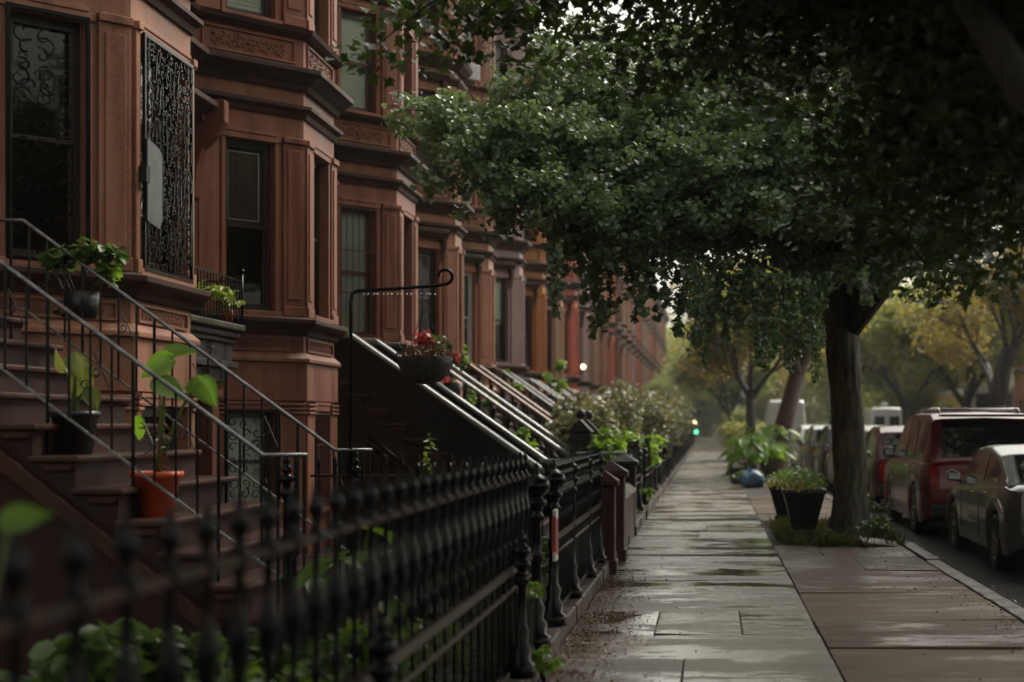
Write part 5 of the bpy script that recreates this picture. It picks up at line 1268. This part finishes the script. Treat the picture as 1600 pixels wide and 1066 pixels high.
# ------------------------------------------------------------------ buildings across the street
def brick_house(y0, y1, h, mat, label, porch=False):
    t = empty('town_house', (17, (y0+y1)/2, 0), label, 'house', 'houses across the street')
    poly = [(17, y1), (17, y0)]; Mx, L = seg_matrix(*poly); b = MB(); ops = []
    n = 3
    for i in range(n):
        for f in range(int(h/3.2)): u = L*(i+.5)/n; ops.append((u-.5, u+.5, 1.2+f*3.2, 2.9+f*3.2))
    wall_panel(b, Mx, L, -.1, h, ops); b.box((17.25, y0+.01, -.1), (26, y1-.01, h-.01)); b.build('wall', M[mat], t)
    for o_ in ops: window(t, Mx, *o_, sash='white', detail=0, rev=.15)
    c = MB(); c.box((16.6, y0, h), (26, y1, h+.5)); c.build('cornice', M['trim'], t)
    if porch:
        c = MB(); c.box((14.6, y0+.3, 3.3), (16.98, y1-.3, 3.6)); c.build('porch_roof', M['white'], t)
        c = MB(); c.box((14.4, y0+.3, 2.5), (14.6, y1-.3, 3.25)); c.build('awning', M['yellowp'], t)
        for k in range(5): c = MB(); yy = y0+.5+(y1-y0-1)*k/4; c.box((14.65, yy-.12, 0), (14.9, yy+.12, 3.29)); c.build('porch_post', M['white'], t)
brick_house(62, 70, 10, 'brick', 'brick house nearest across the street, behind the forked tree')
brick_house(70.1, 80, 11, 'brick', 'orange brick house across the street, right of the cream one')
brick_house(80.1, 92, 9, 'cream', 'cream house with white porch roof and yellow awning', True)
brick_house(92.1, 104, 11, 'brick', 'farthest brick house across the street, beyond the cream one')
brick_house(104.1, 118, 11, 'tan', 'tan house lost behind trees, last across the street')
for i, (x, y) in enumerate(((14, 66), (14.3, 74), (14, 84.), (14, 90))):
    shrub('hedge_bush', (x, y, 1.0), (1.2, 2.2, 1.1), 1200, .16, 'fargreen', 'oval', 'green hedge bush before the houses across the street', 'bush', 'hedge bushes across the street', seed=300+i, base_z=0)

# ------------------------------------------------------------------ haze
b = MB(); b.box((-60, -6, -5), (75, 262, 24)); o = b.build('haze', None or M['glass'], None)
m, nt, out = new_mat('street_haze'); v = N(nt, 'ShaderNodeVolumePrincipled')
v.inputs['Color'].default_value = (.86, .9, .86, 1); v.inputs['Density'].default_value = .0005; v.inputs['Anisotropy'].default_value = .3
nt.links.new(v.outputs[0], out.inputs['Volume']); o.data.materials[0] = m; tag(o, 'thin damp haze filling the street', 'haze', kind='stuff')

# ------------------------------------------------------------------ light, sky, camera
w = bpy.data.worlds.new("World"); sc.world = w; w.use_nodes = True; nt = w.node_tree; nt.nodes.clear()
wo = nt.nodes.new('ShaderNodeOutputWorld'); bg = nt.nodes.new('ShaderNodeBackground'); sky = nt.nodes.new('ShaderNodeTexSky')
sky.sky_type = 'NISHITA'; sky.sun_disc = False
EL, AZ = math.radians(46), math.radians(42)
sky.sun_elevation = EL; sky.sun_rotation = AZ; sky.air_density = 1.2; sky.dust_density = 5; sky.ozone_density = 1
hs = nt.nodes.new('ShaderNodeHueSaturation'); hs.inputs['Saturation'].default_value = .10
nt.links.new(sky.outputs[0], hs.inputs['Color']); nt.links.new(mixc(nt, 1.0, hs.outputs[0], (1.0, .97, .87), 'MULTIPLY'), bg.inputs[0]); bg.inputs[1].default_value = .15
nt.links.new(bg.outputs[0], wo.inputs[0])
sd = bpy.data.lights.new('sun', 'SUN'); sd.energy = 1.0; sd.angle = math.radians(25); sd.color = (1, .93, .80)
so = bpy.data.objects.new('sun', sd); COL.objects.link(so)
dv = Vector((math.sin(AZ)*math.cos(EL), math.cos(AZ)*math.cos(EL), math.sin(EL)))
so.rotation_euler = dv.to_track_quat('Z', 'Y').to_euler(); so.location = (0, 0, 40)
cd = bpy.data.cameras.new('camera'); co = bpy.data.objects.new('camera', cd); COL.objects.link(co); sc.camera = co
co.location = (0, 0, 1.6); co.rotation_euler = (PI/2, 0, 0); cd.sensor_width = 36; cd.lens = F/1600*36
cd.shift_x = -(1108-800)/1600; cd.shift_y = (662-533)/1600; cd.clip_start = .05; cd.clip_end = 1500
cd.dof.use_dof = True; cd.dof.focus_distance = 13; cd.dof.aperture_fstop = 1.3
vs_ = sc.view_settings; vs_.view_transform = 'Standard'; vs_.look = 'None'; vs_.exposure = .68; vs_.gamma = 1
sc.cycles.volume_step_rate = 5; sc.cycles.volume_bounces = 0
